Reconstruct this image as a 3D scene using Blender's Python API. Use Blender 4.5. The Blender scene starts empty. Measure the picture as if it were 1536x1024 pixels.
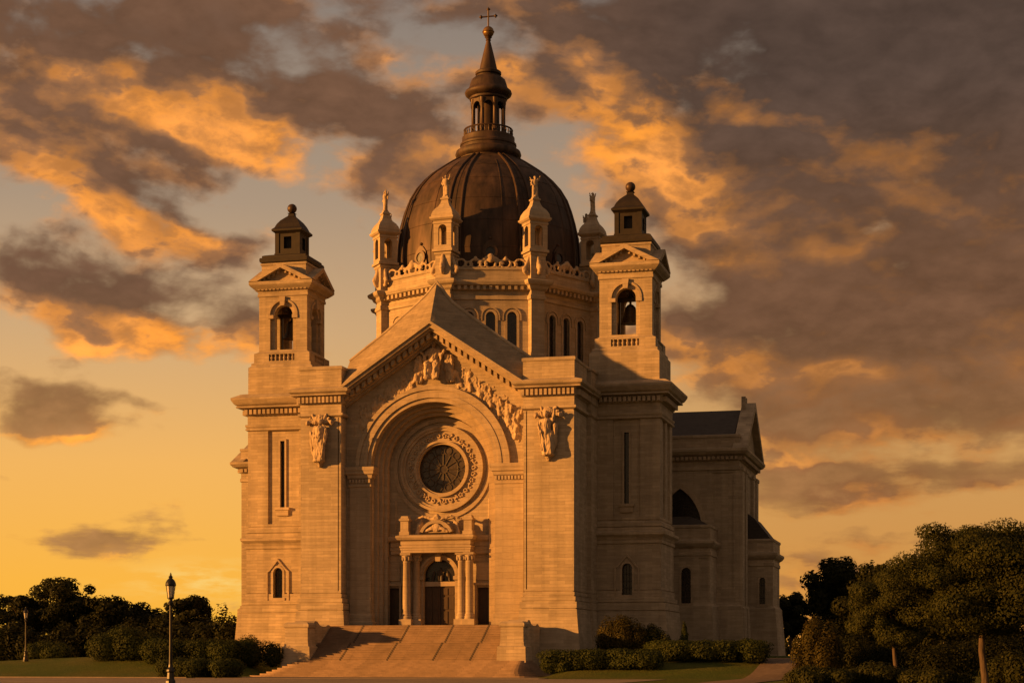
import bpy, bmesh, math, random
import numpy as np
from mathutils import Vector, Matrix, noise as mnoise

C = bpy.context.scene.collection
sc = bpy.context.scene
rad = math.radians
PI = math.pi

# ------------------------------------------------------------------ camera
YAW = rad(14.1)
cam_d = bpy.data.cameras.new('camera')
cam = bpy.data.objects.new('camera', cam_d)
C.objects.link(cam)
cam.location = (49.31, -165.99, 1.8)
cam.rotation_euler = (rad(90), 0, YAW)
cam_d.sensor_width = 36
cam_d.lens = 63.66
cam_d.shift_y = 0.308
cam_d.clip_end = 6000
sc.camera = cam

# ------------------------------------------------------------------ light
SUN_AZ, SUN_EL = 61.0, 9.5            # degrees left of the facade normal, above the horizon
sv = Vector((-math.sin(rad(SUN_AZ)) * math.cos(rad(SUN_EL)), -math.cos(rad(SUN_AZ)) * math.cos(rad(SUN_EL)), math.sin(rad(SUN_EL))))
sun_d = bpy.data.lights.new('sun', 'SUN')
sun_d.energy = 5.0
sun_d.angle = rad(1.0)
sun_d.color = (1.0, 0.405, 0.075)
sun = bpy.data.objects.new('sun', sun_d)
sun.rotation_euler = (-sv).to_track_quat('-Z', 'Y').to_euler()
sun.location = (-80, -80, 60)
C.objects.link(sun)

sc.view_settings.view_transform = 'Standard'
sc.view_settings.look = 'None'
sc.view_settings.exposure = 0.85
sc.view_settings.gamma = 1.0
sc.render.engine = 'CYCLES'
sc.cycles.use_denoising = True
sc.cycles.max_bounces = 6

# ------------------------------------------------------------------ sky
world = bpy.data.worlds.new("World")
sc.world = world
world.use_nodes = True
wt = world.node_tree
wt.nodes.clear()


class NT:
    """small helper for node trees"""
    def __init__(s, t):
        s.t = t

    def n(s, typ, **k):
        nd = s.t.nodes.new(typ)
        for a, b in k.items():
            setattr(nd, a, b)
        return nd

    def put(s, sock, v):
        if isinstance(v, bpy.types.NodeSocket):
            s.t.links.new(v, sock)
        elif v is not None:
            sock.default_value = v

    def m(s, op, a, b=None, c=None, clamp=False):
        nd = s.n('ShaderNodeMath', operation=op, use_clamp=clamp)
        for i, v in enumerate((a, b, c)):
            s.put(nd.inputs[i], v)
        return nd.outputs[0]

    def vm(s, op, a, b=None, scale=None):
        nd = s.n('ShaderNodeVectorMath', operation=op)
        s.put(nd.inputs[0], a)
        s.put(nd.inputs[1], b)
        if scale is not None:
            s.put(nd.inputs['Scale'], scale)
        return nd.outputs['Value'] if op in ('DOT_PRODUCT', 'LENGTH') else nd.outputs[0]

    def sm(s, v, a, b, lo=0.0, hi=1.0):
        nd = s.n('ShaderNodeMapRange', interpolation_type='SMOOTHSTEP')
        s.put(nd.inputs[0], v)
        for i, x in enumerate((a, b, lo, hi)):
            s.put(nd.inputs[i + 1], x)
        return nd.outputs[0]

    def lin(s, v, a, b, lo=0.0, hi=1.0):
        nd = s.n('ShaderNodeMapRange')
        s.put(nd.inputs[0], v)
        for i, x in enumerate((a, b, lo, hi)):
            s.put(nd.inputs[i + 1], x)
        return nd.outputs[0]

    def mix(s, f, a, b, blend='MIX'):
        nd = s.n('ShaderNodeMix', data_type='RGBA', blend_type=blend)
        s.put(nd.inputs[0], f)
        s.put(nd.inputs[6], a if not isinstance(a, tuple) else (*a, 1)[:4])
        s.put(nd.inputs[7], b if not isinstance(b, tuple) else (*b, 1)[:4])
        return nd.outputs[2]

    def ramp(s, v, stops, interp='LINEAR'):
        nd = s.n('ShaderNodeValToRGB')
        cr = nd.color_ramp
        cr.interpolation = interp
        while len(cr.elements) < len(stops):
            cr.elements.new(0.5)
        for e, (p, c) in zip(cr.elements, stops):
            e.position = p
            e.color = (*c, 1)
        s.put(nd.inputs[0], v)
        return nd.outputs[0]

    def noise(s, vec, scale, detail=4, rough=0.5, dist=0.0, col=False):
        nd = s.n('ShaderNodeTexNoise')
        s.put(nd.inputs['Vector'], vec)
        nd.inputs['Scale'].default_value = scale
        nd.inputs['Detail'].default_value = detail
        nd.inputs['Roughness'].default_value = rough
        nd.inputs['Distortion'].default_value = dist
        return nd.outputs['Color' if col else 'Fac']

    def mapping(s, vec, loc=(0, 0, 0), rot=(0, 0, 0), scale=(1, 1, 1), typ='POINT'):
        nd = s.n('ShaderNodeMapping', vector_type=typ)
        s.put(nd.inputs[0], vec)
        nd.inputs[1].default_value = loc
        nd.inputs[2].default_value = rot
        nd.inputs[3].default_value = scale
        return nd.outputs[0]


def build_sky():
    w = NT(wt)
    tc = w.n('ShaderNodeTexCoord')
    rot = w.mapping(tc.outputs['Generated'], rot=(0, 0, -YAW))
    sp = w.n('ShaderNodeSeparateXYZ')
    w.put(sp.inputs[0], rot)
    A = w.m('MULTIPLY', w.m('ARCTAN2', sp.outputs[0], sp.outputs[1]), 57.2958)
    Ev = w.m('MULTIPLY', w.m('ARCSINE', sp.outputs[2]), 57.2958)
    cb = w.n('ShaderNodeCombineXYZ')
    w.put(cb.inputs[0], A)
    w.put(cb.inputs[1], Ev)
    P = cb.outputs[0]
    # ragged outlines: the position is pushed about by two noises
    w1 = w.noise(P, 0.22, 4, 0.5, col=True)
    off = w.vm('SCALE', w.vm('SUBTRACT', w1, (0.5, 0.5, 0.5)), scale=2.3)
    P2 = w.vm('ADD', P, off)
    # cloud banks: (azimuth, elevation) ellipses, in 1/47.4-degree steps
    banks = [
        (230, 60, 225, 85, 12, 1.0), (60, 90, 180, 130, 10, .65), (400, 130, 120, 55, 25, .7), (260, 150, 150, 50, 14, .6), (40, 130, 90, 60, 10, .5), (280, 250, 90, 26, 24, .5), (110, 255, 170, 42, 24, .9), (230, 320, 110, 30, 18, .62),
        (90, 430, 160, 32, 10, .85), (240, 455, 150, 34, 14, .8), (350, 470, 80, 40, 10, .4), (190, 500, 120, 14, 10, .35),
        (70, 605, 95, 22, 6, .85), (110, 640, 90, 16, 8, .7), (60, 570, 70, 14, 12, .45), (215, 612, 70, 11, 3, .45),
        (170, 803, 80, 14, 0, 1.0), (25, 706, 60, 6, 0, .35),
        (610, 195, 75, 40, -10, .60), (560, 30, 130, 30, 20, .32), (520, 130, 60, 18, 25, .32), (630, 260, 80, 40, -20, .40),
        (1180, 60, 330, 120, 4, .95), (1330, 200, 330, 110, 8, .9), (960, 100, 190, 110, 18, .55), (1010, 230, 130, 55, 20, .62), (1500, 80, 250, 200, 0, .7),
        (1400, 345, 260, 70, -6, .75), (1180, 320, 130, 50, 10, .5), (1120, 375, 100, 26, 2, .45),
        (1250, 480, 240, 55, -3, .85), (1480, 480, 220, 80, 0, .8), (1060, 480, 60, 26, 0, .45), (1380, 580, 240, 58, 3, .9), (1200, 545, 110, 30, 10, .5),
        (1230, 640, 130, 32, 4, .6), (1480, 640, 120, 26, 0, .5),
        (1230, 735, 120, 26, 3, .75), (1330, 705, 120, 16, -3, .55), (1460, 722, 130, 13, -1, .75), (1340, 750, 120, 9, -4, .4),
        (1310, 803, 70, 9, 0, .55), (1215, 838, 75, 13, 3, .6), (1240, 880, 80, 7, 0, .5),
    ]
    tot = None
    low = None
    for (px, py, rx, ry, ang, st) in banks:
        a0 = math.degrees(math.atan((px - 768) / 2716))
        e0 = math.degrees(math.atan((985 - py) / 2716 * math.cos(rad(a0))))
        loc = w.mapping(P2, loc=(a0, e0, 0), rot=(0, 0, -rad(ang)), scale=(rx / 47.4 * 1.3, ry / 47.4 * 1.3, 1), typ='TEXTURE')
        d2 = w.vm('DOT_PRODUCT', loc, loc)
        g = w.m('MULTIPLY', w.m('EXPONENT', w.m('MULTIPLY', d2, -1.0)), st)
        s3 = w.n('ShaderNodeSeparateXYZ')
        w.put(s3.inputs[0], loc)
        gy = w.m('MULTIPLY', g, s3.outputs[1])
        tot = g if tot is None else w.m('ADD', tot, g)
        low = gy if low is None else w.m('ADD', low, gy)
    # places where the low sun catches the cloud's underside
    lit = [(860, 110, 110, 34, 24), (985, 235, 130, 30, 20), (1190, 165, 90, 18, -12), (1250, 200, 120, 12, 5), (1240, 335, 170, 18, -4), (1130, 350, 90, 16, 8), (1070, 505, 90, 13, 6),
           (1215, 535, 120, 16, 14), (1480, 215, 80, 34, -20), (1010, 545, 60, 16, 0), (430, 185, 150, 26, 6), (300, 205, 90, 11, 14), (215, 305, 150, 10, 20), (95, 105, 36, 18, 0),
           (40, 185, 90, 13, 26), (110, 505, 190, 13, 14), (330, 520, 90, 12, 8), (120, 665, 120, 9, 6), (1300, 690, 160, 8, 0), (1240, 775, 120, 7, 2), (1480, 440, 90, 14, -8), (1400, 130, 90, 14, 10), (1180, 60, 70, 14, 0)]
    glow = None
    for (px, py, rx, ry, ang) in lit:
        k_ = .4 if px > 1040 and py < 480 else 1.0
        a0 = math.degrees(math.atan((px - 768) / 2716))
        e0 = math.degrees(math.atan((985 - py) / 2716 * math.cos(rad(a0))))
        loc = w.mapping(P2, loc=(a0, e0, 0), rot=(0, 0, -rad(ang)), scale=(rx / 47.4 * 1.15, ry / 47.4 * 1.3, 1), typ='TEXTURE')
        g = w.m('EXPONENT', w.m('MULTIPLY', w.vm('DOT_PRODUCT', loc, loc), -1.0))
        glow = g if glow is None else w.m('MULTIPLY_ADD', g, k_, glow)
    # fine cloud texture, stretched along the horizon, flatter lower down
    P3 = w.vm('ADD', P, w.vm('SCALE', off, scale=0.45))
    Pt = w.mapping(P3, rot=(0, 0, rad(14)), scale=(0.25, 0.46, 1))
    f1 = w.noise(Pt, 1.0, 5, 0.47)
    Pl = w.mapping(P3, loc=(0.10, 0.26, 0), rot=(0, 0, rad(14)), scale=(0.25, 0.46, 1))
    f2 = w.noise(Pl, 1.0, 5, 0.47)
    Ph = w.mapping(P, scale=(0.55, 2.4, 1))
    f3 = w.noise(Ph, 0.9, 6, 0.6)
    flat = w.sm(Ev, 3.0, 9.0, 1.0, 0.0)
    fb = w.m('ADD', w.m('MULTIPLY', f1, w.m('SUBTRACT', 1.0, w.m('MULTIPLY', flat, .5))), w.m('MULTIPLY', w.m('MULTIPLY', f3, flat), .5))
    tot = w.m('SUBTRACT', 1.0, w.m('EXPONENT', w.m('MULTIPLY', tot, -1.25)))
    D = w.m('ADD', w.m('MULTIPLY', tot, 1.0), w.m('MULTIPLY', w.m('SUBTRACT', fb, 0.5), w.lin(A, -4.0, 8.0, 2.3, 1.75)))
    # fine noise, plus cloud cover added outside the view to cut ambient light
    f4 = w.noise(w.mapping(P3, rot=(0, 0, rad(18)), scale=(0.8, 1.5, 1)), 1.0, 5, 0.55)
    D = w.m('ADD', D, w.m('MULTIPLY', w.m('SUBTRACT', f4, 0.5), 0.7))
    added_cover = w.m('ADD', w.sm(w.m('ABSOLUTE', A), 19.0, 45.0, 0.0, 0.62), w.m('MULTIPLY', w.sm(A, 3.0, 10.0, 0.0, .12), w.sm(Ev, 6.0, 12.0)))  # unseen cover added at the sides and behind; slight boost at upper right
    D = w.m('ADD', D, added_cover)
    high = w.sm(Ev, 22.0, 42.0, 0.0, 0.5)  # overhead cover above the view, also added to hold down fill light
    D = w.m('ADD', D, high)
    alpha = w.sm(D, w.lin(A, 0.0, 8.0, 0.22, 0.14), 0.74)
    relief = w.m('MULTIPLY', w.m('SUBTRACT', f1, f2), 2.4)
    core = w.m('ADD', w.m('ADD', D, w.m('MULTIPLY', low, 0.85)), w.m('MULTIPLY', relief, -1.0))
    core = w.m('SUBTRACT', core, w.m('MULTIPLY', glow, w.lin(fb, .35, .65, .20, .55)))
    core = w.m('ADD', core, w.m('MULTIPLY', w.m('SUBTRACT', f4, 0.5), w.lin(A, 2.0, 10.0, 0.9, 0.55)))
    t = w.lin(core, 0.06, 1.0)
    # clear sky, left and right of the view
    e24 = w.lin(Ev, 0.0, 24.0)
    left = w.ramp(e24, [(0, (1.0, .47, .035)), (.10, (1.0, .485, .06)), (.25, (.93, .48, .12)), (.42, (.66, .41, .20)), (.58, (.43, .31, .21)), (.83, (.27, .22, .185)), (1, (.23, .20, .175))])
    right = w.ramp(e24, [(0, (.78, .30, .04)), (.12, (.66, .30, .07)), (.29, (.62, .335, .115)), (.46, (.55, .335, .165)), (.62, (.40, .285, .195)), (.83, (.25, .205, .175)), (1, (.20, .17, .155))])
    side = w.sm(A, -11.0, 11.0)
    base = w.mix(side, left, right)
    # clouds: thin = lit orange, thick = dull brown
    edge = w.mix(w.sm(Ev, 2.0, 9.0), (.98, .42, .05), (.98, .335, .042))
    edge = w.mix(w.sm(A, 4.0, 11.0), edge, (.56, .205, .045))
    edge = w.mix(w.m('MULTIPLY', w.sm(f1, .40, .62), .12), edge, base)
    dl = w.mix(w.sm(Ev, 4.5, 12.0), (.42, .20, .065), (.165, .082, .046))
    dr = w.mix(w.sm(Ev, 3.0, 11.0), (.36, .165, .055), (.165, .078, .040))
    dr = w.mix(w.sm(Ev, 10.5, 18.0), dr, (.088, .054, .040))
    dark = w.mix(w.sm(A, -6.0, 9.0), dl, dr)
    mid = w.mix(w.sm(Ev, 3.0, 10.0), (.50, .235, .07), (.36, .155, .06))
    mid = w.mix(w.sm(A, -4.0, 10.0), mid, (.29, .122, .045))
    edge = w.mix(w.m('MULTIPLY', w.sm(f4, .60, .36), .55), edge, mid)
    cl = w.mix(w.sm(t, 0.0, .34), edge, mid)
    cl = w.mix(w.sm(t, .22, .72), cl, dark)
    cl = w.mix(w.sm(core, 1.2, 2.2, 0.0, .35), cl, (.070, .044, .032))
    cl = w.vm('SCALE', cl, scale=w.m('MULTIPLY', w.lin(f4, .3, .7, .82, 1.2), w.lin(f1, .3, .7, .85, 1.18)))
    cl = w.mix(w.m('MULTIPLY', w.sm(w.m('ABSOLUTE', A), 25.0, 60.0), 0.75), cl, (.27, .19, .13))  # unseen added cloud given a set tone, to tune the shade level
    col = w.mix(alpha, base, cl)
    # yellow streaks low at the left
    gl = w.mapping(P, loc=(-9.6, 2.35, 0), scale=(2.2, .55, 1), typ='TEXTURE')
    gg = w.m('EXPONENT', w.m('MULTIPLY', w.vm('DOT_PRODUCT', gl, gl), -1.0))
    st = w.m('MULTIPLY', gg, w.sm(f3, .42, .62))
    col = w.mix(w.m('MULTIPLY', st, .75), col, (1.0, .68, .20))
    # physical sky mixed in, same sun direction as the lamp
    sky = w.n('ShaderNodeTexSky', sky_type='NISHITA', sun_disc=False, sun_elevation=rad(SUN_EL), sun_rotation=rad(180 + SUN_AZ))
    sky.air_density = 1.5
    sky.dust_density = 4.0
    phys = w.vm('MULTIPLY', sky.outputs[0], (0.030, 0.018, 0.012))
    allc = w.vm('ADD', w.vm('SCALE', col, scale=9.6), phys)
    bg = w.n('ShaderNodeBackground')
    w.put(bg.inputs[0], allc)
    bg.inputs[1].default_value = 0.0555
    out = w.n('ShaderNodeOutputWorld')
    wt.links.new(bg.outputs[0], out.inputs[0])


build_sky()

# ------------------------------------------------------------------ materials
def new_mat(name):
    m = bpy.data.materials.new(name)
    m.use_nodes = True
    t = NT(m.node_tree)
    b = m.node_tree.nodes['Principled BSDF']
    return m, t, b


def stone(name, col, rough=0.85, course=0.31, length=1.5, joints=0.16, var=0.13):
    m, t, b = new_mat(name)
    tc = t.n('ShaderNodeTexCoord')
    sp = t.n('ShaderNodeSeparateXYZ')
    t.put(sp.inputs[0], tc.outputs['Object'])
    nn = t.n('ShaderNodeSeparateXYZ')
    t.put(nn.inputs[0], tc.outputs['Normal'])
    use_y = t.m('GREATER_THAN', t.m('ABSOLUTE', nn.outputs[0]), t.m('ABSOLUTE', nn.outputs[1]))
    u = t.m('ADD', t.m('MULTIPLY', sp.outputs[1], use_y), t.m('MULTIPLY', sp.outputs[0], t.m('SUBTRACT', 1.0, use_y)))
    cb = t.n('ShaderNodeCombineXYZ')
    t.put(cb.inputs[0], u)
    t.put(cb.inputs[1], sp.outputs[2])
    br = t.n('ShaderNodeTexBrick')
    br.offset = 0.5
    t.put(br.inputs['Vector'], cb.outputs[0])
    br.inputs['Scale'].default_value = 1.0
    br.inputs['Mortar Size'].default_value = 0.014
    br.inputs['Mortar Smooth'].default_value = 0.3
    br.inputs['Brick Width'].default_value = length
    br.inputs['Row Height'].default_value = course
    br.inputs['Bias'].default_value = 0.0
    c1 = tuple(c * (1 - var) for c in col)
    c2 = tuple(min(1, c * (1 + var)) for c in col)
    br.inputs['Color1'].default_value = (*c1, 1)
    br.inputs['Color2'].default_value = (*c2, 1)
    br.inputs['Mortar'].default_value = (*[c * (1 - joints) for c in col], 1)
    # weather: soft streaks that run down the wall, and broad patches
    p = tc.outputs['Object']
    st = t.noise(t.mapping(p, scale=(0.9, 0.9, 0.07)), 1.0, 5, 0.6)
    pat = t.noise(p, 0.16, 4, 0.6)
    gr = t.noise(t.mapping(p, scale=(1, 1, 6)), 1.3, 4, 0.65)
    k = t.m('MULTIPLY', t.lin(st, .3, .7, .78, 1.10), t.lin(pat, .3, .7, .86, 1.08))
    k = t.m('MULTIPLY', k, t.lin(gr, .3, .7, .88, 1.10))
    t.put(b.inputs['Base Color'], t.vm('SCALE', br.outputs['Color'], scale=k))
    b.inputs['Roughness'].default_value = rough
    b.inputs['Specular IOR Level'].default_value = 0.25
    hgt = t.m('ADD', t.m('MULTIPLY', br.outputs['Fac'], -1.0), t.m('MULTIPLY', gr, 1.2))
    bp = t.n('ShaderNodeBump')
    bp.inputs['Strength'].default_value = 0.55
    bp.inputs['Distance'].default_value = 0.03
    t.put(bp.inputs['Height'], hgt)
    t.put(b.inputs['Normal'], bp.outputs[0])
    return m


def rough_mat(name, col, rough=0.7, metal=0.0, var=0.25, scale=1.0, stretch=(1, 1, 1), bump=0.3, dist=0.03, spec=0.4, detail=5):
    m, t, b = new_mat(name)
    tc = t.n('ShaderNodeTexCoord')
    v = t.mapping(tc.outputs['Object'], scale=stretch)
    n1 = t.noise(v, scale, detail, 0.6)
    n2 = t.noise(tc.outputs['Object'], scale * 0.17, 3, 0.6)
    k = t.m('MULTIPLY', t.lin(n1, .3, .7, 1 - var, 1 + var), t.lin(n2, .3, .7, 1 - var * .6, 1 + var * .6))
    t.put(b.inputs['Base Color'], t.vm('SCALE', col, scale=k))
    b.inputs['Roughness'].default_value = rough
    b.inputs['Metallic'].default_value = metal
    b.inputs['Specular IOR Level'].default_value = spec
    if bump:
        bp = t.n('ShaderNodeBump')
        bp.inputs['Strength'].default_value = bump
        bp.inputs['Distance'].default_value = dist
        t.put(bp.inputs['Height'], n1)
        t.put(b.inputs['Normal'], bp.outputs[0])
    return m


def leaf_mat(name, col, var=0.2, trans=0.35):
    m, t, b = new_mat(name)
    g = t.n('ShaderNodeNewGeometry')
    r = g.outputs['Random Per Island']
    tc = t.n('ShaderNodeTexCoord')
    n2 = t.noise(tc.outputs['Object'], 0.5, 2, 0.5)
    k = t.m('MULTIPLY', t.lin(r, 0, 1, 1 - var, 1 + var), t.lin(n2, .3, .7, .75, 1.25))
    c = t.mix(t.m('MULTIPLY', r, .5), col, (col[0] * 1.5, col[1] * 1.05, col[2] * .7))
    cc = t.vm('SCALE', c, scale=k)
    t.put(b.inputs['Base Color'], cc)
    b.inputs['Roughness'].default_value = 0.65
    b.inputs['Specular IOR Level'].default_value = 0.15
    tr = t.n('ShaderNodeBsdfTranslucent')
    t.put(tr.inputs[0], cc)
    mx = t.n('ShaderNodeMixShader')
    mx.inputs[0].default_value = trans
    out = m.node_tree.nodes['Material Output']
    m.node_tree.links.new(b.outputs[0], mx.inputs[1])
    m.node_tree.links.new(tr.outputs[0], mx.inputs[2])
    m.node_tree.links.new(mx.outputs[0], out.inputs[0])
    return m


M = {}
SC = (0.43, 0.345, 0.25)
M['stone'] = stone('ashlar_stone', SC)
M['stone_worn'] = stone('rain_darkened_stone', (0.31, 0.24, 0.165), joints=0.2, var=0.12)
M['trim'] = stone('carved_stone', (0.44, 0.345, 0.245), course=0.62, length=2.1, joints=0.18, var=0.08)
M['sculpt'] = rough_mat('sculpted_stone', (0.42, 0.32, 0.22), 0.85, var=0.22, scale=2.2, bump=0.5, dist=0.06, spec=0.2)
M['step'] = stone('step_granite', (0.30, 0.21, 0.15), course=5.0, length=1.7, joints=0.25, var=0.10)
M['copper'] = rough_mat('dark_copper', (0.056, 0.033, 0.023), 0.62, metal=0.2, var=0.6, scale=1.3, stretch=(1, 1, .18), bump=0.25, dist=0.05)
M['copper_seam'] = rough_mat('copper_seam', (0.064, 0.038, 0.025), 0.5, metal=0.3, var=0.2, scale=1.2, bump=0.1)
M['slate'] = rough_mat('slate_roof', (0.045, 0.037, 0.033), 0.7, var=0.3, scale=1.6, stretch=(1, 1, 3), bump=0.4)
M['lead_roof'] = rough_mat('weathered_lead_roof', (0.020, 0.014, 0.011), 0.6, metal=0.15, var=0.35, scale=1.5, bump=0.3)
M['bell'] = rough_mat('bell_bronze', (0.05, 0.035, 0.02), 0.45, metal=0.6, var=0.2, scale=3, bump=0.1)
M['gold'] = rough_mat('dull_gilded_metal', (0.24, 0.14, 0.06), 0.4, metal=0.7, var=0.2, scale=2, bump=0.1)
M['glass'] = rough_mat('dark_leaded_glass', (0.018, 0.015, 0.013), 0.25, var=0.4, scale=3, bump=0.25, spec=0.5)
M['rose'] = rough_mat('rose_glass', (0.06, 0.045, 0.032), 0.3, var=0.5, scale=2.5, bump=0.35, spec=0.5)
M['lead'] = rough_mat('window_bar', (0.06, 0.045, 0.035), 0.6, var=0.2, bump=0)
M['wood'] = rough_mat('dark_oak', (0.055, 0.032, 0.018), 0.6, var=0.3, scale=2, stretch=(6, 6, .5), bump=0.3)
M['void'] = rough_mat('shadowed_plaster', (0.10, 0.075, 0.055), 0.9, var=0.2, bump=0)
M['iron'] = rough_mat('black_iron', (0.018, 0.016, 0.015), 0.38, metal=0.3, var=0.2, scale=4, bump=0.15, spec=0.5)
M['bark'] = rough_mat('bark', (0.075, 0.052, 0.036), 0.9, var=0.4, scale=2.5, stretch=(3, 3, .5), bump=0.8, dist=0.08)
M['paving'] = stone('paving', (0.24, 0.19, 0.15), course=1.5, length=1.5, joints=0.3, var=0.06)
M['path'] = rough_mat('gravel_path', (0.17, 0.125, 0.095), 0.95, var=0.22, scale=3, bump=0.3, spec=0.1)


def grass_mat():
    m, t, b = new_mat('lawn_grass')
    tc = t.n('ShaderNodeTexCoord')
    p = tc.outputs['Object']
    n1 = t.noise(p, 4.0, 5, 0.7)
    n2 = t.noise(p, 0.15, 4, 0.6)
    c = t.mix(t.sm(n2, .35, .65), (.060, .085, .016), (.090, .095, .022))
    t.put(b.inputs['Base Color'], t.vm('SCALE', c, scale=t.lin(n1, .3, .7, .6, 1.35)))
    b.inputs['Roughness'].default_value = 0.95
    b.inputs['Specular IOR Level'].default_value = 0.1
    bp = t.n('ShaderNodeBump')
    bp.inputs['Strength'].default_value = 0.8
    bp.inputs['Distance'].default_value = 0.12
    t.put(bp.inputs['Height'], n1)
    t.put(b.inputs['Normal'], bp.outputs[0])
    return m


M['grass'] = grass_mat()
M['leaf_dark'] = leaf_mat('leaf_dark', (.020, .025, .007))
M['leaf_mid'] = leaf_mat('leaf_mid', (.034, .042, .010))
M['leaf_olive'] = leaf_mat('leaf_olive', (.058, .054, .013))
M['leaf_bush'] = leaf_mat('leaf_bush', (.036, .050, .012))


def lamp_glass():
    m, t, b = new_mat('frosted_lamp_glass')
    b.inputs['Base Color'].default_value = (.72, .66, .55, 1)
    b.inputs['Roughness'].default_value = 0.35
    b.inputs['Transmission Weight'].default_value = 0.35
    tc = t.n('ShaderNodeTexCoord')
    n1 = t.noise(tc.outputs['Object'], 6.0, 3)
    t.put(b.inputs['Roughness'], t.lin(n1, .3, .7, .25, .5))
    return m


M['lamp_glass'] = lamp_glass()

# ------------------------------------------------------------------ mesh helpers
class MB:
    def __init__(s):
        s.v = []
        s.f = []

    def add(s, vs, fs):
        o = len(s.v)
        s.v += [tuple(v) for v in vs]
        s.f += [tuple(i + o for i in f) for f in fs]
        return s

    def box(s, x0, x1, y0, y1, z0, z1):
        return s.add([(x0, y0, z0), (x1, y0, z0), (x1, y1, z0), (x0, y1, z0), (x0, y0, z1), (x1, y0, z1), (x1, y1, z1), (x0, y1, z1)],
                     [(3, 2, 1, 0), (4, 5, 6, 7), (0, 1, 5, 4), (1, 2, 6, 5), (2, 3, 7, 6), (3, 0, 4, 7)])

    def rings(s, rings, closed=True, caps=True):
        """loft between equal-length rings of points"""
        n = len(rings[0])
        vs = [p for r in rings for p in r]
        fs = []
        for k in range(len(rings) - 1):
            for i in range(n if closed else n - 1):
                j = (i + 1) % n
                fs.append((k * n + i, k * n + j, (k + 1) * n + j, (k + 1) * n + i))
        if caps:
            fs.append(tuple(reversed(range(n))))
            fs.append(tuple((len(rings) - 1) * n + i for i in range(n)))
        return s.add(vs, fs)

    def rect(s, x0, x1, y0, y1, prof):
        """rectangular body whose faces step in and out with height: prof = [(offset, z)]"""
        return s.rings([[(x0 - o, y0 - o, z), (x1 + o, y0 - o, z), (x1 + o, y1 + o, z), (x0 - o, y1 + o, z)] for o, z in prof])

    def poly(s, cx, cy, n, rot, prof, apothem=True):
        k = 1 / math.cos(PI / n) if apothem else 1
        return s.rings([[(cx + r * k * math.sin(rot + 2 * PI * i / n), cy - r * k * math.cos(rot + 2 * PI * i / n), z) for i in range(n)] for r, z in prof])

    def lathe(s, cx, cy, prof, n=24):
        return s.poly(cx, cy, n, 0, prof, False)

    def prism(s, pts, f, d0, d1):
        """pts 2D, f(u, v, d) -> xyz; extruded from d0 to d1"""
        n = len(pts)
        vs = [f(u, v, d0) for u, v in pts] + [f(u, v, d1) for u, v in pts]
        fs = [tuple(range(n)), tuple(range(2 * n - 1, n - 1, -1))]
        fs += [(i, i + n, (i + 1) % n + n, (i + 1) % n) for i in range(n)]
        return s.add(vs, fs)

    def band(s, outer, inner, f, d0, d1, closed=False):
        """solid strip between two equal-length 2D lines"""
        n = len(outer)
        rings = [[f(*o, d0), f(*o, d1), f(*i, d1), f(*i, d0)] for o, i in zip(outer, inner)]
        if closed:
            rings.append(rings[0])
        return s.rings(rings, True, not closed)

    def tube(s, pts, r, n=8, caps=True):
        pts = [Vector(p) for p in pts]
        rs = r if isinstance(r, (list, tuple)) else [r] * len(pts)
        rings = []
        up = None
        for i, p in enumerate(pts):
            d = (pts[min(i + 1, len(pts) - 1)] - pts[max(i - 1, 0)]).normalized()
            if up is None:
                up = Vector((0, 0, 1)) if abs(d.z) < .9 else Vector((1, 0, 0))
            a = d.cross(up).normalized()
            up = a.cross(d).normalized()
            rings.append([p + a * (rs[i] * math.cos(2 * PI * k / n)) + up * (rs[i] * math.sin(2 * PI * k / n)) for k in range(n)])
        return s.rings(rings, True, caps)

    def ball(s, c, r, n=16, m=10):
        rr = r if isinstance(r, (tuple, list)) else (r, r, r)
        rings = []
        for k in range(m + 1):
            a = PI * k / m
            q = max(math.sin(a), 0.02)
            rings.append([(c[0] + rr[0] * q * math.cos(2 * PI * i / n), c[1] + rr[1] * q * math.sin(2 * PI * i / n), c[2] - rr[2] * math.cos(a)) for i in range(n)])
        return s.rings(rings)

    def mesh(s, name):
        me = bpy.data.meshes.new(name)
        me.from_pydata(s.v, [], s.f)
        bm = bmesh.new()
        bm.from_mesh(me)
        bmesh.ops.recalc_face_normals(bm, faces=bm.faces)
        bm.to_mesh(me)
        bm.free()
        return me

    def build(s, name, mat, parent=None, smooth=False, loc=(0, 0, 0), rz=0):
        me = s.mesh(name)
        me.materials.append(M[mat])
        if smooth:
            smooth_mesh(me)
        o = bpy.data.objects.new(name, me)
        C.objects.link(o)
        o.parent = parent
        o.location = loc
        o.rotation_euler = (0, 0, rz)
        return o


def smooth_mesh(me, ang=40):
    me.polygons.foreach_set('use_smooth', [True] * len(me.polygons))
    try:
        me.set_sharp_from_angle(angle=rad(ang))
    except Exception:
        pass


def evaluated(o):
    dg = bpy.context.evaluated_depsgraph_get()
    dg.update()
    return bpy.data.meshes.new_from_object(o.evaluated_get(dg))


def cut(o, *cutters):
    """real openings: subtract each cutter solid from the object's mesh"""
    for cm in cutters:
        t = bpy.data.objects.new('cutter', cm.mesh('cutter'))
        C.objects.link(t)
        t.matrix_world = Matrix.LocRotScale(o.location, o.rotation_euler, None)
        md = o.modifiers.new('b', 'BOOLEAN')
        md.operation = 'DIFFERENCE'
        md.solver = 'EXACT'
        md.object = t
        par = o.parent
        o.parent = None
        me = evaluated(o)
        o.modifiers.clear()
        o.parent = par
        nm = o.data.name
        old = o.data
        o.data = me
        bpy.data.meshes.remove(old)
        me.name = nm
        bpy.data.objects.remove(t)


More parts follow.
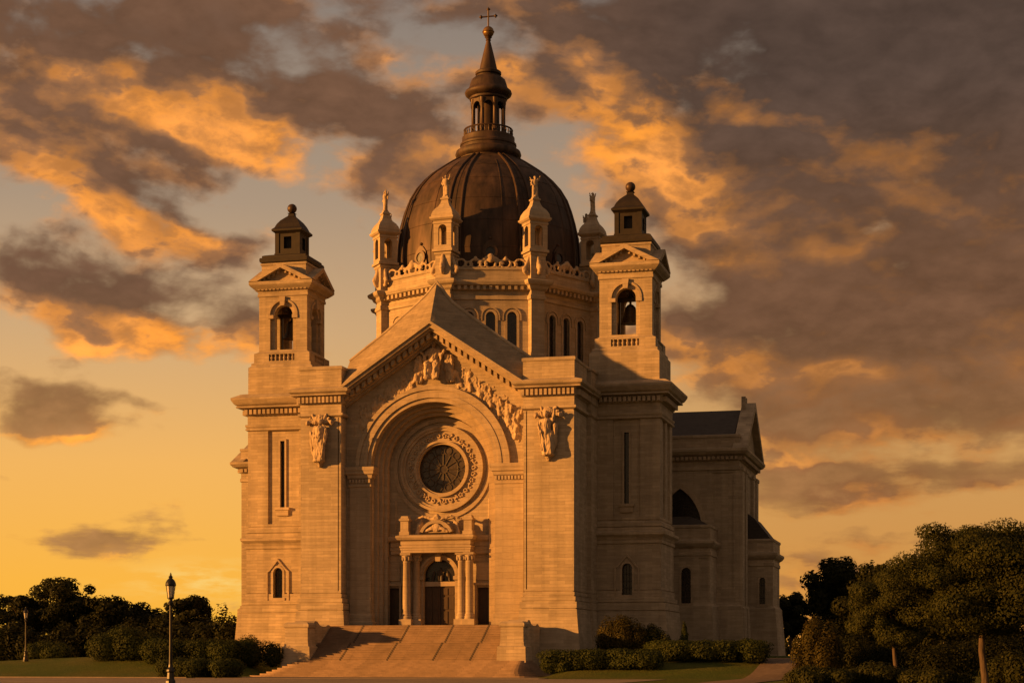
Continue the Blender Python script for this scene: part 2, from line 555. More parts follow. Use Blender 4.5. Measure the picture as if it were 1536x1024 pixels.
FX = lambda u, v, d: (u, d, v)          # drawn on a front wall (x, z), pushed along y
FY = lambda u, v, d: (d, u, v)          # drawn on a side wall (y, z), pushed along x


def arch(cx, hw, z0, zs, n=14, rise=None):
    """outline of a round-headed opening (or pointed, with rise)"""
    pts = [(cx - hw, z0), (cx + hw, z0)]
    if rise is None:
        pts += [(cx + hw * math.cos(PI * i / n), zs + hw * math.sin(PI * i / n)) for i in range(n + 1)]
    else:
        h = n // 2
        d = (rise * rise - hw * hw) / (2 * hw)
        am = math.atan2(rise, d)
        for i in range(h + 1):
            pts.append((cx - d + (hw + d) * math.cos(am * i / h), zs + (hw + d) * math.sin(am * i / h)))
        for i in range(h - 1, -1, -1):
            pts.append((cx + d - (hw + d) * math.cos(am * i / h), zs + (hw + d) * math.sin(am * i / h)))
    return pts


def archline(cx, r, z0, zs, n=24, legs=True):
    p = [(cx + r * math.cos(PI * i / n), zs + r * math.sin(PI * i / n)) for i in range(n + 1)]
    if legs:
        p = [(cx + r, z0)] + p + [(cx - r, z0)]
    return p


def sculpt(name, cm, voxel, mat, parent=None, amp=0.05, freq=2.5, stretch=0.35, seed=0, loc=(0, 0, 0), rz=0):
    """fuse overlapping lumps into one carved surface with folds"""
    t = bpy.data.objects.new(name, cm.mesh(name))
    C.objects.link(t)
    md = t.modifiers.new('r', 'REMESH')
    md.mode = 'VOXEL'
    md.voxel_size = voxel
    sm = t.modifiers.new('s', 'SMOOTH')
    sm.factor = 0.5
    sm.iterations = 2
    me = evaluated(t)
    bpy.data.objects.remove(t)
    me.name = name
    me.materials.clear()
    me.materials.append(M[mat])
    so = Vector((seed * 7.3, seed * 3.1, seed * 1.7))
    nv = len(me.vertices)
    no = np.empty(nv * 3)
    me.vertex_normals.foreach_get('vector', no)
    for i, v in enumerate(me.vertices):
        p = Vector((v.co.x * freq, v.co.y * freq, v.co.z * freq * stretch)) + so
        d = mnoise.noise(p) + .5 * mnoise.noise(p * 2.3)
        v.co += Vector(no[3 * i:3 * i + 3]) * (d * amp)
    me.polygons.foreach_set('use_smooth', [True] * len(me.polygons))
    o = bpy.data.objects.new(name, me)
    C.objects.link(o)
    o.parent = parent
    o.location = loc
    o.rotation_euler = (0, 0, rz)
    return o


def cap(mb, a, b, ra, rb, n=10):
    a, b = Vector(a), Vector(b)
    d = (b - a).normalized()
    mb.tube([a - d * ra * .7, a - d * ra * .4, a, b, b + d * rb * .4, b + d * rb * .7], [ra * .6, ra * .9, ra, rb, rb * .9, rb * .6], n)
    return mb


def robed(mb, x, y, z, h, lean=0.0, arms='fold', wings=0.0, seated=False, turn=0.0):
    """a draped standing or seated figure facing -y; h is its height"""
    u = h / 8.0
    c, s = math.cos(turn), math.sin(turn)

    def P(a, b, k):
        a += lean * k / h
        return (x + a * c - b * s, y + a * s + b * c, z + k)
    if seated:
        hip = 2.6 * u
        cap(mb, P(-.7 * u, 0, hip), P(-.85 * u, -1.5 * u, hip), .75 * u, .6 * u)
        cap(mb, P(.7 * u, 0, hip), P(.85 * u, -1.5 * u, hip), .75 * u, .6 * u)
        cap(mb, P(-.85 * u, -1.5 * u, hip), P(-.8 * u, -1.4 * u, .2 * u), .62 * u, .7 * u)
        cap(mb, P(.85 * u, -1.5 * u, hip), P(.8 * u, -1.4 * u, .2 * u), .62 * u, .7 * u)
        mb.ball(P(0, -.6 * u, 1.3 * u), (1.5 * u, 1.0 * u, 1.5 * u))
        top = hip + 3.0 * u
    else:
        hip = 4.0 * u
        cap(mb, P(-.55 * u, 0, .2 * u), P(-.4 * u, 0, hip), .62 * u, .75 * u)
        cap(mb, P(.6 * u, -.25 * u, .2 * u), P(.4 * u, -.05 * u, hip), .62 * u, .75 * u)
        cap(mb, P(0, .1 * u, .3 * u), P(0, .1 * u, hip), .85 * u, .8 * u)
        top = hip + 2.5 * u
    cap(mb, P(0, 0, hip), P(0, 0, top - .5 * u), .95 * u, 1.0 * u)
    cap(mb, P(-.9 * u, 0, top - .25 * u), P(.9 * u, 0, top - .25 * u), .48 * u, .48 * u)
    cap(mb, P(0, 0, top), P(0, -.05 * u, top + .5 * u), .3 * u, .28 * u)
    mb.ball(P(0, -.1 * u, top + .95 * u), (.43 * u, .5 * u, .58 * u))
    mb.ball(P(0, -.5 * u, top + .7 * u), (.28 * u, .25 * u, .38 * u))
    mb.ball(P(0, .12 * u, top + 1.1 * u), (.5 * u, .5 * u, .5 * u))
    sh = top - .35 * u
    if arms == 'fold':
        el = ((-1.25, -.2, -1.7), (1.25, -.2, -1.7))
        hd = ((.1, -1.0, -1.3), (-.35, -1.0, -1.8))
    elif arms == 'raise':
        el = ((-1.4, -.1, -1.2), (1.5, -.3, .5))
        hd = ((-.8, -.9, -2.2), (1.9, -.6, 1.9))
    else:
        el = ((-1.6, -.4, -1.0), (1.6, -.4, -1.0))
        hd = ((-2.3, -.9, -.2), (2.3, -.9, -.2))
    for sd, e, q in ((-1, el[0], hd[0]), (1, el[1], hd[1])):
        cap(mb, P(sd * 1.0 * u, 0, sh), P(e[0] * u, e[1] * u, sh + e[2] * u), .42 * u, .36 * u)
        cap(mb, P(e[0] * u, e[1] * u, sh + e[2] * u), P(q[0] * u, q[1] * u, sh + q[2] * u), .36 * u, .22 * u)
        if arms != 'raise':
            cap(mb, P(e[0] * u, e[1] * u, sh + e[2] * u), P(e[0] * .9 * u, e[1] * u, sh + (e[2] - 1.6) * u), .32 * u, .2 * u)
    if wings:
        for sd in (-1, 1):
            for k in range(4):
                a0 = .7 + k * .35
                cap(mb, P(sd * .6 * u, .5 * u, sh - .2 * u), P(sd * (1.0 + wings * (1 - .18 * k)) * u, .7 * u, sh + (1.4 - k * 1.0) * u), .35 * u, .2 * u)
    return mb


def tag(o, label, cat, group=None):
    o['label'] = label
    o['category'] = cat
    if group:
        o['group'] = group
    return o


def empty(name, loc=(0, 0, 0), rz=0):
    o = bpy.data.objects.new(name, None)
    C.objects.link(o)
    o.location = loc
    o.rotation_euler = (0, 0, rz)
    o.empty_display_size = 0.5
    return o


def structure(o):
    o['kind'] = 'structure'
    return o


# ------------------------------------------------------------------ ground
def sst(a, b, x):
    t = max(0.0, min(1.0, (x - a) / (b - a)))
    return t * t * (3 - 2 * t)


def gz(x, y):
    """terrain height: flat forecourt, a lawn bank up to the building, gentle swells far off"""
    z = 2.0 * sst(-20.5, -3.0, y)
    z *= sst(13.2, 16.5, abs(x - .1)) if y < -2 else 1 - (1 - sst(13.2, 16.5, abs(x - .1))) * (1 - sst(-2, 0, y))
    f = 1 - 0.55 * sst(26, 60, abs(x)) * sst(-30, 0, y)
    z *= f
    if 29 < x < 38:
        z -= 0.25 * sst(29, 31, x) * (1 - sst(36, 38, x)) * sst(-20, -8, y) * (1 - sst(20, 40, y))
    return z


def build_ground():
    xs = sorted(set([-2500, -1400, -800, -450, -260, -160, -120] + list(range(-90, 91, 2)) + [120, 160, 260, 450, 800, 1400, 2500]))
    ys = sorted(set([-2500, -1200, -600, -300, -200] + list(range(-180, -40, 10)) + list(range(-40, 61, 2)) + [80, 120, 200, 400, 800, 1400, 2600]))
    vs = [(x, y, gz(x, y)) for y in ys for x in xs]
    n = len(xs)
    fs = [(j * n + i, j * n + i + 1, (j + 1) * n + i + 1, (j + 1) * n + i) for j in range(len(ys) - 1) for i in range(n - 1)]
    o = MB().add(vs, fs).build('lawn', 'grass', smooth=True)
    structure(o)
    # paved forecourt with a low kerb, and the apron up to the steps
    m = MB()
    m.box(-160, 26, -52, -22.5, -.5, .03)
    m.box(-15.5, 15.5, -22.5, -12.5, -.5, .055)
    structure(m.build('pavement', 'paving'))
    k = MB()
    k.box(-160, -15.5, -22.5, -22.25, -.3, .11)
    structure(k.build('kerb', 'paving'))
    # path that curves round the right side of the building
    ctr = [(33.5, -75), (33.6, -50), (33.2, -36), (33.4, -24), (33.8, -14), (33.9, -6), (33.4, 4), (33.2, 16), (33.5, 30), (35, 48)]
    p = MB()
    L, R = [], []
    pts = []
    for i in range(len(ctr) - 1):
        for k2 in range(8):
            t = k2 / 8
            pts.append((ctr[i][0] * (1 - t) + ctr[i + 1][0] * t, ctr[i][1] * (1 - t) + ctr[i + 1][1] * t))
    rings = []
    for (x, y) in pts:
        w = 1.9
        rings.append([(x - w, y, gz(x - w, y) + .05), (x - w * .3, y, gz(x, y) + .09), (x + w * .3, y, gz(x, y) + .09), (x + w, y, gz(x + w, y) + .05),
                      (x + w, y, gz(x + w, y) - .5), (x - w, y, gz(x - w, y) - .5)])
    p.rings(rings)
    structure(p.build('path', 'path'))


build_ground()

# ------------------------------------------------------------------ cathedral
cath = empty('cathedral')
tag(cath, 'large pale stone domed cathedral with twin bell towers lit by a low sun', 'cathedral')
XC = -0.35                       # axis of the portico
PIL, PIR = -9.45, 8.75           # inner faces of the two portico piers
PX = 13.6                        # outer faces
PIER = [(.95, .8), (.6, 3.6), (.45, 5), (.33, 6.3), (.20, 6.31), (.20, 6.39), (.32, 6.4), (.32, 7.0), (.12, 7.02), (.12, 7.1), (.18, 7.12), (.18, 7.5), (.0, 7.52), (.0, 7.6), (.06, 7.62), (.06, 7.92), (-.08, 7.94), (-.08, 8.0), (0, 8.02), (0, 24.95), (-.08, 24.97), (-.08, 25.05), (0, 25.07), (.22, 25.2), (.22, 25.42), (.02, 25.46),
        (.04, 26.25), (.2, 26.35), (.28, 27.05), (.78, 27.12), (.78, 27.22), (.66, 27.24), (.95, 27.45), (1.0, 27.7), (.3, 27.95), (.06, 28.0), (.06, 29.6), (.16, 29.68), (.16, 29.92), (.05, 30.0)]


def dentils(mb, x0, x1, y, z0, z1, d, w=.26, gap=.15, side=None):
    n = max(1, int((x1 - x0) / (w + gap)))
    st = (x1 - x0) / n
    for i in range(n):
        a = x0 + st * i + (st - w) / 2
        if side is None:
            mb.box(a, a + w, y - d, y + .1, z0, z1)
        else:
            mb.box(y - .1 if side > 0 else y - d, y + d if side > 0 else y + .1, a, a + w, z0, z1)


def piers():
    for x0, x1, s in ((-PX, PIL, -1), (PIR, PX, 1)):
        o = MB().rect(x0, x1, 0, 9.3, PIER).build('pier', 'stone', cath)
        # sunk panel on the face, a fine vertical joint near the inner edge
        xa = x1 - .28 if s < 0 else x0 + .28
        cut(o, MB().box(xa - .05, xa + .05, -.06, .3, 8.2, 25.0))
        d, d2 = MB(), MB()
        dentils(d, x0 - .2, x1 + .2, -.2, 26.42, 26.98, .32)
        dentils(d2, .2, 9.0, (x1 + .2) if s > 0 else (x0 - .2), 26.42, 26.98, .32, side=s)
        d.build('dentil_course', 'trim', cath)
        d2.build('dentil_course', 'trim', cath)
        # slimmer rear pilaster against the wing
        if s > 0:
            MB().rect(x1 - 1, x1 + .42, 5.9, 9.4, [(o_ * .6, z - .02) for o_, z in PIER[:-4]] + [(.05, 29.4), (.2, 29.5), (.2, 29.7), (0, 29.75)]).build('pilaster', 'stone', cath)
        else:
            MB().rect(x0 - .42, x0 + 1, 5.9, 9.4, [(o_ * .6, z - .02) for o_, z in PIER[:-4]] + [(.05, 29.4), (.2, 29.5), (.2, 29.7), (0, 29.75)]).build('pilaster', 'stone', cath)


piers()

AX, AZ, AR = -0.68, 20.2, 6.2    # centre and radius of the great arch


RECESS = []


def portico():
    # jamb wall with the great arch through it, under the pediment
    def wall(r, y0, y1, name):
        out = [(PIL - .02, 2.0), (PIL - .02, 27.6), (XC, 33.3), (PIR + .02, 27.6), (PIR + .02, 2.0)]
        inn = [(AX + r, 2.0)] + archline(AX, r, 2, AZ, 40, False) + [(AX - r, 2.0)]
        MB().prism(out + inn, FX, y0, y1).build(name, 'stone', cath)
    wall(AR, 1.67, 2.4, 'arch_wall')
    # receding orders
    k = 0
    for r0, r1, ya, yb in ((AR, 5.85, 2.42, 2.9), (5.9, 5.5, 2.92, 3.4), (5.55, 5.15, 3.42, 4.19)):
        out = archline(AX, r0 + 1.2, 2.0, AZ, 40)
        inn = archline(AX, r1, 2.0, AZ, 40)
        MB().band(out, inn, FX, ya, yb).build('arch_order', 'trim', cath)
    # back wall
    b = MB().box(PIL, PIR, 5.2, 7.9, 2.0, 27.0).build('back_wall', 'stone', cath)
    RECESS.append(b)
    cut(b, MB().prism([(AX + 2.42 * math.cos(2 * PI * i / 40), AZ + 2.42 * math.sin(2 * PI * i / 40)) for i in range(40)], FX, 5.0, 5.9))
    cut(b, MB().prism(arch(-.97, 1.6, 3.0, 9.75), FX, 5.0, 6.0))
    cut(b, MB().box(-6.35, -5.05, 5.0, 5.75, 3.0, 8.6), MB().box(2.85, 4.25, 5.0, 5.75, 3.0, 8.6))
    # archivolt rings on the wall face
    a = MB()
    for r0, r1, d in ((7.75, 7.35, .42), (7.35, 6.95, .30), (6.95, 6.6, .36), (6.6, 6.2, .2)):
        a.band(archline(AX, r0, AZ, AZ, 48, False), archline(AX, r1 + .004, AZ, AZ, 48, False), FX, 1.67 - d, 1.75)
    a.build('archivolt', 'trim', cath)
    # pilaster jambs and their impost capitals
    for x0, x1 in ((PIL + .02, AX - AR), (AX + AR, PIR - .02)):
        p = MB()
        xa, xb = (x0 + .3, x1) if x0 < 0 else (x0, x1 - .3)
        p.rect(xa + .1, xb - .1, 1.5, 2.2, [(.35, 4.5), (.35, 5.2), (.2, 5.3), (.2, 5.9), (.03, 6.0), (.03, 18.3), (.12, 18.4), (.12, 18.6)])
        p.rect(xa + .1, xb - .1, 1.5, 2.2, [(.05, 18.6), (.05, 19.1), (.2, 19.2), (.25, 19.5), (.4, 19.6), (.45, 19.9), (.5, 20.0), (.5, 20.28)])
        dentils(p, xa, xb, 1.42, 18.75, 19.1, .14, .2, .11)
        p.build('impost_pilaster', 'trim', cath)
    # raking cornice of the pediment
    def chev(t0, t1, y0, y1, mb, ext=0.0):
        sl = (33.83 - 27.75) / 9.2
        xl, xr, za = PIL - ext, PIR + ext, 33.85
        zl = za - (XC - xl) * sl
        zr = za - (xr - XC) * sl
        mb.band([(xl, zl - t0), (XC, za - t0), (xr, zr - t0)], [(xl, zl - t1), (XC, za - t1), (xr, zr - t1)], FX, y0, y1)
    m = MB()
    chev(0, .28, -.7, 1.9, m)
    chev(.285, .62, -.5, 1.9, m)
    chev(.625, .85, -.15, 1.9, m)
    chev(.855, 1.5, .75, 1.9, m)
    chev(1.505, 1.75, 1.2, 1.9, m)
    sl = (33.83 - 27.75) / 9.2
    for s in (-1, 1):
        n = 15
        for i in range(n):
            t = (i + .6) / n
            x = XC + s * t * 8.9
            z = 33.85 - abs(x - XC) * sl - .87
            m.prism([(x - .17, z + s * .17 * sl), (x + .17, z - s * .17 * sl), (x + .17, z - s * .17 * sl - .5), (x - .17, z + s * .17 * sl - .5)], FX, .15, 1.0)
    m.build('pediment_cornice', 'trim', cath)
    # stone weathering that sweeps up behind the pediment to a pointed crest
    back = [(-9.6, 30.85), (-8.2, 31.87), (-5.79, 33.59), (-4.08, 35.02), (-2.72, 36.1), (-1.7, 37.0), (-1.1, 37.7), (-.69, 38.15), (-.3, 37.65), (.2, 36.9), (1.0, 36.0), (2.34, 34.98), (4.34, 33.47), (6.34, 32.04), (8.9, 30.3)]
    g = MB()
    ft, bk, bb, fb = [], [], [], []
    for i, (x, z) in enumerate(back):
        s = (x - back[7][0]) / (back[-1][0] - back[7][0]) if i >= 7 else (back[7][0] - x) / (back[7][0] - back[0][0])
        fx = XC + (PIR - .02 - XC) * s if i >= 7 else XC - (XC - PIL - .02) * s
        fz = 33.83 - abs(fx - XC) * sl
        ft.append((fx, -.35, fz))
        bk.append((x, 3.0, z))
        bb.append((x, 3.4, z - .05))
        fb.append((x, 3.4, 26.5))
    rows = []
    for k2 in range(7):
        t = k2 / 6
        rows.append([tuple(Vector(a).lerp(Vector(b), t)) for a, b in zip(ft, bk)])
    rows += [bb, fb]
    g.rings(rows, False, False)
    g.build('gable_weathering', 'stone_worn', cath)
    cp = MB()
    cp.tube([(x, 3.1, z + .05) for x, z in back], .2, 8)
    cp.build('gable_coping', 'trim', cath, True)
    # block behind, so the portico has depth
    MB().box(-13.0, 13.0, 7.01, 9.0, 1.5, 29.5).box(-9.8, 9.2, 3.41, 7.0, 27.1, 29.5).build('portico_roof', 'stone', cath)
    # capstone where the slope meets the pediment foot
    f = MB().box(PIL - .05, PIR + .05, -.5, 5.2, 2.0, 4.85)
    f.build('porch_floor', 'step', cath)


portico()


def relief():
    r = random.Random(4)
    m = MB()
    y = 1.75
    # enthroned central group
    robed(m, XC - .2, y - .3, 28.6, 4.1, arms='out', seated=True)
    m.ball((XC - .2, y, 30.4), (1.3, .25, 1.7))
    robed(m, XC - 1.85, y - .2, 28.3, 3.2, lean=.5, arms='fold', turn=.4, wings=1.0)
    robed(m, XC + 1.5, y - .2, 28.3, 3.2, lean=-.5, arms='fold', turn=-.4, wings=1.0)
    robed(m, XC - 2.7, y, 27.6, 2.3, lean=.9, arms='raise')
    robed(m, XC + 2.4, y, 27.7, 2.2, lean=-.9, arms='fold')
    # attendants down both slopes, each following the arch's shoulder
    for s in (-1, 1):
        for k, (dx, z, h, ln) in enumerate(((3.55, 27.3, 2.1, -.8), (4.5, 26.7, 1.9, -.9), (5.5, 25.8, 2.0, -.7), (6.4, 24.9, 2.0, -.4), (7.3, 24.0, 2.2, -.1), (8.0, 22.6, 2.4, 0))):
            if s < 0 and k == 5:
                continue
            x = XC - .15 + s * dx * (1.0 if s > 0 else .97)
            robed(m, x, y - .02, z, h * (1.08 if s > 0 else 1.12), lean=s * ln * .7, arms=r.choice(('fold', 'out', 'raise')), turn=-s * .4, wings=.5 if k in (1, 3) else 0)
            for q in range(4):
                m.ball((x + r.uniform(-.5, .5), y, z + r.uniform(-.3, 1.6)), (r.uniform(.25, .5), .22, r.uniform(.25, .5)), 8, 6)
    # foliage and cloud scrolls between them
    for s in (-1, 1):
        for q in range(60):
            t = r.random()
            x = XC + s * (2.5 + 6.1 * t)
            zt = 32.0 - abs(x - XC) * .66
            m.ball((x, y + .03, zt - .6 - r.random() * (1.3 + 1.6 * t)), (r.uniform(.15, .4), .14, r.uniform(.15, .4)), 8, 6)
    sculpt('pediment_relief', m, .065, 'sculpt', cath, amp=.13, freq=3.6, stretch=.6, seed=1)


relief()


def ringpts(cx, cz, r, n=64, a0=0):
    return [(cx + r * math.cos(a0 + 2 * PI * i / n), cz + r * math.sin(a0 + 2 * PI * i / n)) for i in range(n)]


def rose():
    o = MB()
    for r0, r1, d in ((4.95, 4.55, .14), (4.2, 3.95, .42), (3.95, 3.7, .30), (2.75, 2.55, .40), (2.55, 2.38, .25)):
        o.band(ringpts(AX, AZ, r0), ringpts(AX, AZ, r1), FX, 5.2 - d, 5.3, True)
    o.band(ringpts(AX, AZ, 3.7), ringpts(AX, AZ, 2.75), FX, 5.08, 5.3, True)
    w = o.build('rose_window', 'trim', cath, True)
    # carved scrolls and rosettes round the band
    c = MB()
    r = random.Random(7)
    n = 34
    for i in range(n):
        a = 2 * PI * i / n
        cx, cz = AX + 3.22 * math.cos(a), AZ + 3.22 * math.sin(a)
        k = i % 3
        rr = .22

        def L(u, v):
            return (cx + u * math.cos(a) - v * math.sin(a), 5.02, cz + u * math.sin(a) + v * math.cos(a))
        if k == 0:
            c.tube([L(rr * math.cos(t) * (1 - t * .08), rr * math.sin(t) * (1 - t * .08)) for t in [q * .55 for q in range(13)]], .075, 6)
        elif k == 1:
            c.tube([L(.34 * (q / 8 - .5) * 1.7, .17 * math.sin(q / 8 * 2 * PI)) for q in range(9)], .08, 6)
            c.ball(L(0, .2), (.11, .1, .11), 8, 6)
        else:
            for q in range(5):
                t = 2 * PI * q / 5 + a
                c.ball(L(.17 * math.cos(t), .17 * math.sin(t)), (.10, .09, .10), 8, 6)
    c.build('carved_ring', 'sculpt', w, True)
    g = MB()
    g.prism(ringpts(AX, AZ, 2.45, 48), FX, 5.62, 5.68)
    g.build('rose_glass', 'rose', w)
    t = MB()
    for i in range(12):
        a = 2 * PI * i / 12
        t.tube([(AX + .42 * math.cos(a), 5.58, AZ + .42 * math.sin(a)), (AX + 1.55 * math.cos(a), 5.58, AZ + 1.55 * math.sin(a))], .055, 6)
        b = a + PI / 12
        t.tube([(AX + 1.85 * math.cos(b) + .36 * math.cos(q), 5.58, AZ + 1.85 * math.sin(b) + .36 * math.sin(q)) for q in [2 * PI * j / 14 for j in range(15)]], .045, 5)
    for rr_ in (.42, 1.5, 2.3):
        t.tube([(AX + rr_ * math.cos(q), 5.58, AZ + rr_ * math.sin(q)) for q in [2 * PI * j / 40 for j in range(41)]], .05, 6)
    t.build('tracery', 'lead', w, True)
    for sd in (-1, 1):
        x0 = AX + sd * 4.75
        MB().tube([(x0, 5.15, 14.0), (x0, 5.15, 17.2)], .1, 6).build('spandrel_moulding', 'trim', w)


rose()


def portal():
    # entablature across the recess
    e = MB()
    e.rect(AX - 5.2, AX + 5.2, 4.9, 5.3, [(0, 11.9), (0, 12.25), (.06, 12.27), (.06, 12.5), (-.04, 12.52), (-.04, 12.6), (.02, 12.62), (.02, 13.05), (.3, 13.2), (.38, 13.45), (.38, 13.6), (0, 13.7)])
    # projecting centre carried by the columns
    e.rect(-4.4, 2.6, 3.5, 4.8, [(0, 11.95), (0, 12.2), (.06, 12.22), (.06, 12.42), (.12, 12.44), (.12, 12.6), (-.04, 12.62), (-.04, 12.7), (.03, 12.72), (.03, 13.08), (.3, 13.2), (.44, 13.42), (.44, 13.58), (.05, 13.7)])
    en = e.build('entablature', 'trim', cath)
    # pedestals over the columns
    for cx in (-4.05, 2.35):
        m = MB().rect(cx - .4, cx + .4, 3.5, 4.4, [(.1, 13.66), (.1, 14.0), (0, 14.05), (0, 15.0), (.12, 15.08), (.12, 15.25), (0, 15.3), (-.05, 15.5), (-.1, 15.55)])
        m.build('pedestal', 'trim', cath)
    # broken segmental pediment with carving
    c = MB()
    n = 12
    arc = [(-.85 + 1.75 * math.cos(PI * (.12 + .76 * i / n)), 13.35 + 1.75 * math.sin(PI * (.12 + .76 * i / n))) for i in range(n + 1)]
    arc2 = [(-.85 + 1.45 * math.cos(PI * (.12 + .76 * i / n)), 13.35 + 1.45 * math.sin(PI * (.12 + .76 * i / n))) for i in range(n + 1)]
    c.band(arc, arc2, FX, 3.5, 4.6)
    c.prism(arc2, FX, 3.75, 4.5)
    c.build('segmental_pediment', 'trim', cath)
    s = MB()
    s.ball((-.85, 3.7, 14.4), (.5, .2, .45))
    for sd in (-1, 1):
        cap(s, (-.85 + sd * .5, 3.7, 14.3), (-.85 + sd * 1.15, 3.7, 14.0), .2, .12)
        robed(s, -.85 + sd * 2.1, 4.1, 13.75, 1.5, lean=-sd * .5, arms='fold', turn=-sd * .5)
        cap(s, (-.85 + sd * .2, 3.9, 15.1), (-.85 + sd * 1.4, 4.0, 15.5), .16, .1)
        cap(s, (-.85 + sd * 1.4, 4.0, 15.5), (-.85 + sd * 2.4, 4.3, 15.2), .12, .1)
    s.ball((-.85, 3.9, 15.3), (.4, .25, .4))
    sculpt('pediment_carving', s, .06, 'sculpt', cath, amp=.05, freq=4, stretch=.8, seed=3)
    # columns, two each side
    col = MB()
    P = [(.56, 4.85), (.56, 5.55), (.50, 5.6), (.52, 5.75), (.44, 5.85), (.47, 5.95), (.385, 6.05), (.385, 8.0), (.33, 10.95), (.37, 11.0), (.33, 11.05), (.38, 11.3), (.50, 11.72), (.40, 11.76)]
    col.lathe(0, 0, P, 20)
    col.box(-.52, .52, -.52, .52, 11.73, 11.94)
    col.box(-.62, .62, -.62, .62, 4.84, 5.5)
    for i in range(8):
        a = PI / 4 * i
        col.ball((.43 * math.cos(a), .43 * math.sin(a), 11.42), (.11, .11, .26), 6, 5)
    first = None
    for x, y in ((-3.98, 4.05), (-3.2, 4.75), (1.55, 4.15), (2.4, 4.05)):
        if first is None:
            first = col.build('column', 'trim', cath, True, (x, y, 0))
        else:
            o = first.copy()
            C.objects.link(o)
            o.location = (x, y, 0)
    # main doorway: arch surround, keystone, lunette, two leaves
    d = MB()
    for r0, r1, dd in ((2.05, 1.8, .32), (1.8, 1.6, .18)):
        d.band(archline(-.97, r0, 4.85, 9.75, 24), archline(-.97, r1 + .004, 4.85, 9.75, 24), FX, 5.2 - dd, 5.3)
    d.prism([(-1.2, 11.15), (-1.32, 12.1), (-.62, 12.1), (-.74, 11.15)], FX, 4.55, 5.2)
    for sd in (-1, 1):
        d.rect(-.97 + sd * 1.85 - .22, -.97 + sd * 1.85 + .22, 4.85, 5.2, [(.04, 9.3), (.12, 9.4), (.12, 9.7), (0, 9.75)])
    d.box(-2.6, .66, 5.35, 5.6, 8.75, 9.2)
    dw = d.build('main_doorway', 'trim', cath)
    lf = MB()
    for x0, x1 in ((-2.55, -.99), (-.95, .61)):
        lf.box(x0, x1, 5.55, 5.7, 4.85, 8.76)
        for z0, z1 in ((5.1, 6.3), (6.5, 7.7), (7.9, 8.55)):
            lf.box(x0 + .18, (x0 + x1) / 2 - .06, 5.49, 5.56, z0, z1)
            lf.box((x0 + x1) / 2 + .06, x1 - .18, 5.49, 5.56, z0, z1)
    lf.build('door', 'wood', dw)
    lu = MB().prism(arch(-.97, 1.58, 9.2, 9.76), FX, 5.7, 5.75)
    lu.build('lunette', 'glass', dw)
    lc = MB()
    robed(lc, -.97, 5.62, 9.25, 1.5, arms='out', seated=True)
    for sd in (-1, 1):
        robed(lc, -.97 + sd * .85, 5.65, 9.25, 1.0, lean=-sd * .2)
    sculpt('lunette_carving', lc, .05, 'lead', dw, amp=.03, freq=5)
    for x0, x1 in ((-6.35, -5.05), (2.85, 4.25)):
        f = MB()
        f.box(x0 - .22, x0, 4.98, 5.2, 4.85, 8.8)
        f.box(x1, x1 + .22, 4.98, 5.2, 4.85, 8.8)
        f.box(x0 - .3, x1 + .3, 4.93, 5.2, 8.8, 9.05)
        f.box(x0 - .05, x1 + .05, 5.08, 5.2, 9.3, 11.0)
        fo = f.build('side_doorway', 'trim', cath)
        g = MB().box(x0, x1, 5.55, 5.65, 4.85, 8.6)
        for z0, z1 in ((5.1, 6.6), (6.8, 8.4)):
            g.box(x0 + .2, x1 - .2, 5.5, 5.56, z0, z1)
        g.build('door', 'wood', fo)


portal()
# the whole back of the porch sits one metre nearer than it was drawn
for o_ in RECESS + [c for c in cath.children if c.name.split('.')[0] in ('rose_window', 'entablature', 'pedestal', 'segmental_pediment', 'pediment_carving', 'column', 'main_doorway', 'side_doorway')]:
    o_.location.x += 0.22
    o_.location.y -= 1.0

WING = [(1.1, .8), (.9, 3.5), (.66, 6.3), (.5, 6.31), (.5, 6.39), (.64, 6.4), (.62, 7.1), (.36, 7.12), (.36, 7.2), (.46, 7.22), (.46, 7.6), (.22, 7.63), (.22, 8.3), (.05, 8.32), (.05, 8.4), (.12, 8.42), (.12, 12.9), (.26, 12.95), (.26, 13.2), (.16, 13.22), (.3, 13.5), (.62, 13.8), (.62, 14.05), (.2, 14.15), (.2, 14.5), (.05, 14.52), (.05, 14.6), (.18, 14.62), (.18, 15.0),
        (0, 15.05), (-.08, 15.2), (0, 15.3), (0, 25.1), (.2, 25.2), (.2, 25.36), (.1, 25.38), (.22, 25.6), (.22, 25.76), (.02, 25.8), (.03, 26.65), (.22, 26.75), (.3, 27.35), (.95, 27.45), (.95, 27.6), (.82, 27.62), (1.1, 27.8), (1.35, 28.2), (1.38, 28.42), (.6, 28.85), (.2, 28.95)]


